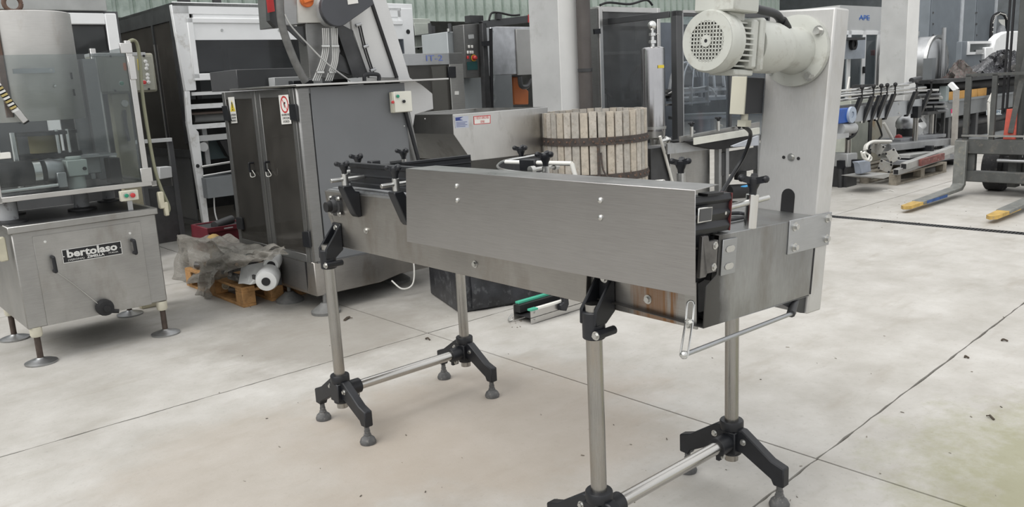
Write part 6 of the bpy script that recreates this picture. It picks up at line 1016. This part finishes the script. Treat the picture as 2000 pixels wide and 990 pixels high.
# ------------------------------------------------------------------ pallet of scrap, floor conveyor, black crate
sp = Thing('orange_pallet', 'orange-brown wooden pallet loaded with scrap, in front of the grey sorting cabinet', 'pallet', (2.6, 6.05, 0))
for k in range(3):
    b = 2.32 + .22 * k
    sp.part('bottom_board', MB().box(b, 5.64, 0, b + .10, 6.75, .022), WOODP, bev=.002)
    for a in (5.64, 6.14, 6.63): sp.part('block', MB().box(b, a, .022, b + .10, a + .12, .11), WOODP, bev=.003)
for a in (5.64, 6.14, 6.63): sp.part('stringer', MB().box(2.32, a, .11, 2.86, a + .12, .13), WOODP, bev=.002)
for k in range(4): b = 2.32 + .147 * k; sp.part('deck_board', MB().box(b, 5.64, .13, b + .10, 6.75, .15), WOODP, bev=.002)
MW = paint('motor_white', (.66, .67, .66), .35, .05, 10)
m1 = Thing('white_motor_cover', 'white tapered motor cover box lying on the front of the orange pallet', 'motor cover', (2.42, 5.95, .15)); q = [pb(x, y, b_) for x, y, b_ in ((473, 519, 2.43), (491, 516, 2.46), (508, 526, 2.42), (505, 535, 2.39), (487, 557, 2.31), (467, 554, 2.31))]; m1.part('cover', MB().prism(q, (.16, 0, 0)), MW, bev=.012, seg=2); m1.part('cover_rim', MB().prism([x + Vector((-.004, 0, 0)) for x in q[:2] + [q[1] + (q[4] - q[1]) * .9, q[5]]], (-.004, 0, 0)), MW, parent=None, bev=.002)
c = pb(524, 541, 2.40); dv = Vector((-.55, -.75, -.12)).normalized(); m2 = Thing('white_motor', 'white round motor with a black fan end, on the pallet beside the cabinet base', 'motor', (c.x, c.y, .15)); m2.part('motor_shell', MB().loft([(c - dv * .10, .055), (c - dv * .06, .075), (c + dv * .05, .08), (c + dv * .085, .07), (c + dv * .09, .05)], 24), MW); m2.part('fan_end', MB().cyl(c + dv * .088, c + dv * .095, .03, n=20), INK); m2.part('rating_plate', MB().box(c.x - .10, c.y + .0, c.z - .0, c.x - .085, c.y + .04, c.z + .03), DARK)
c = pb(533, 511, 2.50); m3 = Thing('white_motor', 'upper white motor half hidden behind the cabinet base, above the other one', 'motor', (c.x, c.y, .25)); m3.part('motor_shell', MB().loft([(c - dv * .10, .055), (c - dv * .05, .06), (c + dv * .05, .06), (c + dv * .075, .05)], 24), MW); m3.part('fan_end', MB().cyl(c + dv * .075, c + dv * .08, .03, n=18), INK); m3.part('support_rubble', MB().box(c.x - .0, c.y + .02, .15, c.x + .06, c.y + .1, c.z - .05), DARK)
SCR = [('copper_casting', 'brown copper coloured casting on the left of the pallet', 'casting', (412, 540), .06, paint('copper_brown', (.25, .11, .06), .5, .2, 14)), ('pipe_elbow', 'beige pipe stub with dark opening in the middle of the pallet', 'pipe', (442, 553), .035, paint('elbow_beige', (.35, .30, .22), .6)), ('yellow_cone', 'yellow brown cone shaped piece at the back of the scrap', 'scrap', (418, 470), .06, paint('ochre', (.38, .25, .08), .5))]
for n, l, ct, px, r, mt in SCR:
    c = pb(*px, 2.40 if px[1] > 500 else 2.6); t_ = Thing(n, l, ct, (c.x, c.y, max(.15, c.z - r))); t_.part('body', MB().loft([(c + Vector((0, r, 0)), r * .7), (c, r), (c + Vector((-r * .6, -r, -.01)), r * .75)], 14), mt); t_.part('rim', MB().ring(c + Vector((-r * .6, -r, -.01)), Vector((-.6, -1, -.1)), r * .8, r * .5, .012, 16), mt); t_.part('base_lump', MB().box(c.x - r * .6, c.y - r * .5, .15, c.x + r * .6, c.y + r * .6, c.z), mt)
tb_ = MB(); rr = random.Random(4)
for k in range(26):
    c = Vector((rr.uniform(2.36, 2.75), rr.uniform(5.75, 6.6), rr.uniform(.16, .30))); d = Vector((rr.uniform(-1, 1), rr.uniform(-1, 1), rr.uniform(-.2, .3))).normalized() * rr.uniform(.05, .14)
    if rr.random() < .5: tb_.cyl(c - d, c + d, rr.uniform(.012, .03), n=8)
    else: tb_.bar(c - d, c + d, rr.uniform(.02, .06), rr.uniform(.01, .03))
solo('loose_scrap', 'jumble of dark small metal scrap heaped on the orange pallet', 'scrap', tb_, paint('scrap_dark', (.10, .095, .09), .5, .5, 8, dirt=(.32, .30, .27)), kind='stuff')
bn = Thing('brown_box', 'reddish brown open box at the rear of the pallet under the film', 'box', (2.7, 6.7, .15)); q = [pb(x, y, 2.72) for x, y in ((380, 462), (392, 452), (420, 468), (410, 490))]; bn.part('box_wall', MB().prism(q, (.02, 0, 0)), paint('box_brown', (.16, .06, .04), .7)); bn.part('box_side', MB().box(2.7, q[2].y, .15, 3.0, q[2].y + .5, q[1].z - .03), paint('box_brown', (.16, .06, .04), .7))
# crumpled stretch film over the left half of the pallet
def film_mat():
    m = bpy.data.materials.new('stretch_film'); m.use_nodes = True; n = m.node_tree; n.nodes.clear(); o = n.nodes.new('ShaderNodeOutputMaterial'); t = n.nodes.new('ShaderNodeBsdfTransparent'); p = n.nodes.new('ShaderNodeBsdfPrincipled'); x = n.nodes.new('ShaderNodeMixShader')
    p.inputs['Base Color'].default_value = (.30, .285, .255, 1); p.inputs['Roughness'].default_value = .35; f = _ramp(n, _noise(n, _coord(n, (3, 3, 9)), 3, 5), [(.3, .3), (.7, .8)]); n.links.new(f, x.inputs[0]); n.links.new(t.outputs[0], x.inputs[1]); n.links.new(p.outputs[0], x.inputs[2]); n.links.new(x.outputs[0], o.inputs[0]); return m
FILM = film_mat(); fq = lambda x, y, b: pb(x, y, b)
ft_ = Thing('stretch_film', 'crumpled translucent grey stretch film slumped over the left of the pallet', 'plastic film', (2.35, 6.4, .0))
ft_.part('film_sheet', cloth([fq(345, 460, 2.45), fq(470, 500, 2.30), fq(560, 490, 2.42), fq(420, 462, 2.75)], 40, 16, .05, 11, .003), FILM); ft_.part('film_skirt', cloth([fq(350, 458, 2.42), fq(500, 505, 2.26), fq(420, 545, 2.26), fq(342, 560, 2.35)], 40, 24, .06, 12, .003), FILM); ft_.part('film_tail', cloth([fq(390, 510, 2.26), fq(425, 530, 2.24), fq(407, 583, 2.24), fq(386, 580, 2.26)], 16, 24, .03, 13, .003), FILM); ft_.part('film_tail', cloth([fq(470, 500, 2.30), fq(555, 480, 2.4), fq(560, 495, 2.4), fq(480, 516, 2.28)], 30, 10, .03, 14, .003), FILM)
# ---- small conveyor section lying on the floor
fcv = Thing('floor_conveyor_section', 'short steel conveyor section with green wear strips lying on the floor behind the stand', 'conveyor', (3.7, 3.75, 0))
fb0, fb1, fa0, fa1 = 3.35, 4.3, 3.68, 3.83
fcv.part('side_plate', MB().box(fb0, fa0, .005, fb1, fa0 + .004, .095), SS); fcv.part('side_plate', MB().box(fb0 - .01, fa1, .005, fb1, fa1 + .004, .11), SS); fcv.part('cross_web', MB().box(fb0, fa0, .04, fb1, fa1, .045), BLKM); GRS = paint('strip_green', (.07, .42, .28), .45, .08, 8)
fcv.part('green_strip', MB().box(fb0 + .02, fa1 - .02, .11, fb0 + .33, fa1 + .015, .122), GRS); fcv.part('green_strip', MB().box(fb0, fa0 - .005, .088, fb0 + .06, fa0 + .03, .10), GRS); fcv.part('white_strip', MB().box(fb0 + .06, fa0 - .005, .088, fb1, fa0 + .022, .10), PW); fcv.part('black_channel', MB().box(fb0, fa1 - .05, .06, fb0 + .36, fa1, .108), BLKM)
br2 = fcv.part('rail_bracket', MB().prism([(fb0 + .24, fa0 - .03, .045), (fb0 + .24, fa0 - .03, .08), (fb0 + .27, fa0 - .03, .09), (fb0 + .275, fa0 - .03, .20), (fb0 + .31, fa0 - .03, .20), (fb0 + .315, fa0 - .03, .07), (fb0 + .29, fa0 - .03, .03)], (0, .03, 0)), BLK, bev=.003); fcv.part('bracket_post', MB().cyl((fb0 + .29, fa0 - .015, .2), (fb0 + .29, fa0 - .015, .26), .01, n=10).ball((fb0 + .285, fa0 - .02, .265), .012, 8), ZINC, parent=br2)
for z in (.03, .075): fcv.part('bolt', MB().hexbolt((fb0 + .035, fa0, z), (0, -1, 0), .007), ZINC)
fcv.part('wire_loop', MB().tube([(fb0 - .02, fa1 + .0, .05), (fb0 - .05, fa1, .03), (fb0 - .06, fa1, .01), (fb0 - .03, fa1, .008), (fb0 - .02, fa1, .03)], .004, 6), ZINC)
bk_ = Thing('black_film_crate', 'low block wrapped in dusty black plastic on the floor under the conveyor', 'crate', (3.55, 4.5, 0)); bk_.part('wrapped_block', MB().prism([(3.22, 4.25, 0), (3.90, 4.02, 0), (4.1, 4.6, 0), (3.42, 4.85, 0)], (0, 0, .36)), paint('dusty_black', (.028, .029, .033), .4, .5, 7, dirt=(.11, .115, .12), bump=.3), bev=.01); bk_.part('film_fold', cloth([(3.3, 4.205, .02), (3.85, 4.022, .02), (3.85, 4.022, .34), (3.3, 4.205, .34)], 24, 10, .012, 21, .002), paint('dusty_black', (.03, .03, .033), .4))
# ------------------------------------------------------------------ litter on the ground
TWG = paint('twig', (.07, .055, .04), .8)
for i, (x, y, dx, dy, l) in enumerate(((678, 624, 10, -6, 'dark bark chip on the floor beside the back left stand leg'), (835, 664, 9, 2, 'twisted dark scrap on the floor between the left stand legs'), (1434, 739, 8, 3, 'dry twig on the floor right of the tall stand leg'), (1937, 818, 8, 6, 'dry twig on the floor at the far right'), (1962, 667, 12, 1, 'dry twig on the floor near the right edge'), (1888, 700, 8, 1, 'short dry twig right of the floor joint'), (1740, 305 + 68, 14, 4, 'white paper strip on the ground in front of the steel heap'))):
    p, q = pz(x - dx / 2, y - dy / 2), pz(x + dx / 2, y + dy / 2); p.z = q.z = .005; m_ = (p + q) / 2 + Vector((.01, .01, .004)); solo('paper_strip' if 'paper' in l else 'bark_chip' if 'bark' in l else 'twig', l, 'paper' if 'paper' in l else 'litter', MB().tube([p, m_, q], .005 if 'bark' not in l else .009, 5).tube([m_, m_ + (q - p).cross(Vector((0, 0, 1))) * .5], .003, 5), PAPER if 'paper' in l else TWG)
lt = MB(); rr = random.Random(12)
for k in range(100):
    x, y = rr.uniform(380, 2000), rr.uniform(560, 985)
    if rr.random() < .35: x, y = rr.uniform(1640, 2000), rr.uniform(370, 450)
    if rr.random() < .12: x, y = rr.uniform(995, 1020), rr.uniform(626, 640)
    p = pz(x, y); s = rr.uniform(.0012, .0042); t = rr.uniform(0, 3); d = Vector((math.cos(t), math.sin(t), 0)) * s * rr.uniform(1, 2.5); lt.bar(p - d + Vector((0, 0, .002)), p + d + Vector((0, 0, .003)), s, s * .6)
solo('floor_grit', 'scattered dark and pale grit and leaf crumbs over the concrete', 'litter', lt, paint('grit', (.16, .14, .11), .9, .8, 3, dirt=(.6, .58, .52)), kind='stuff')
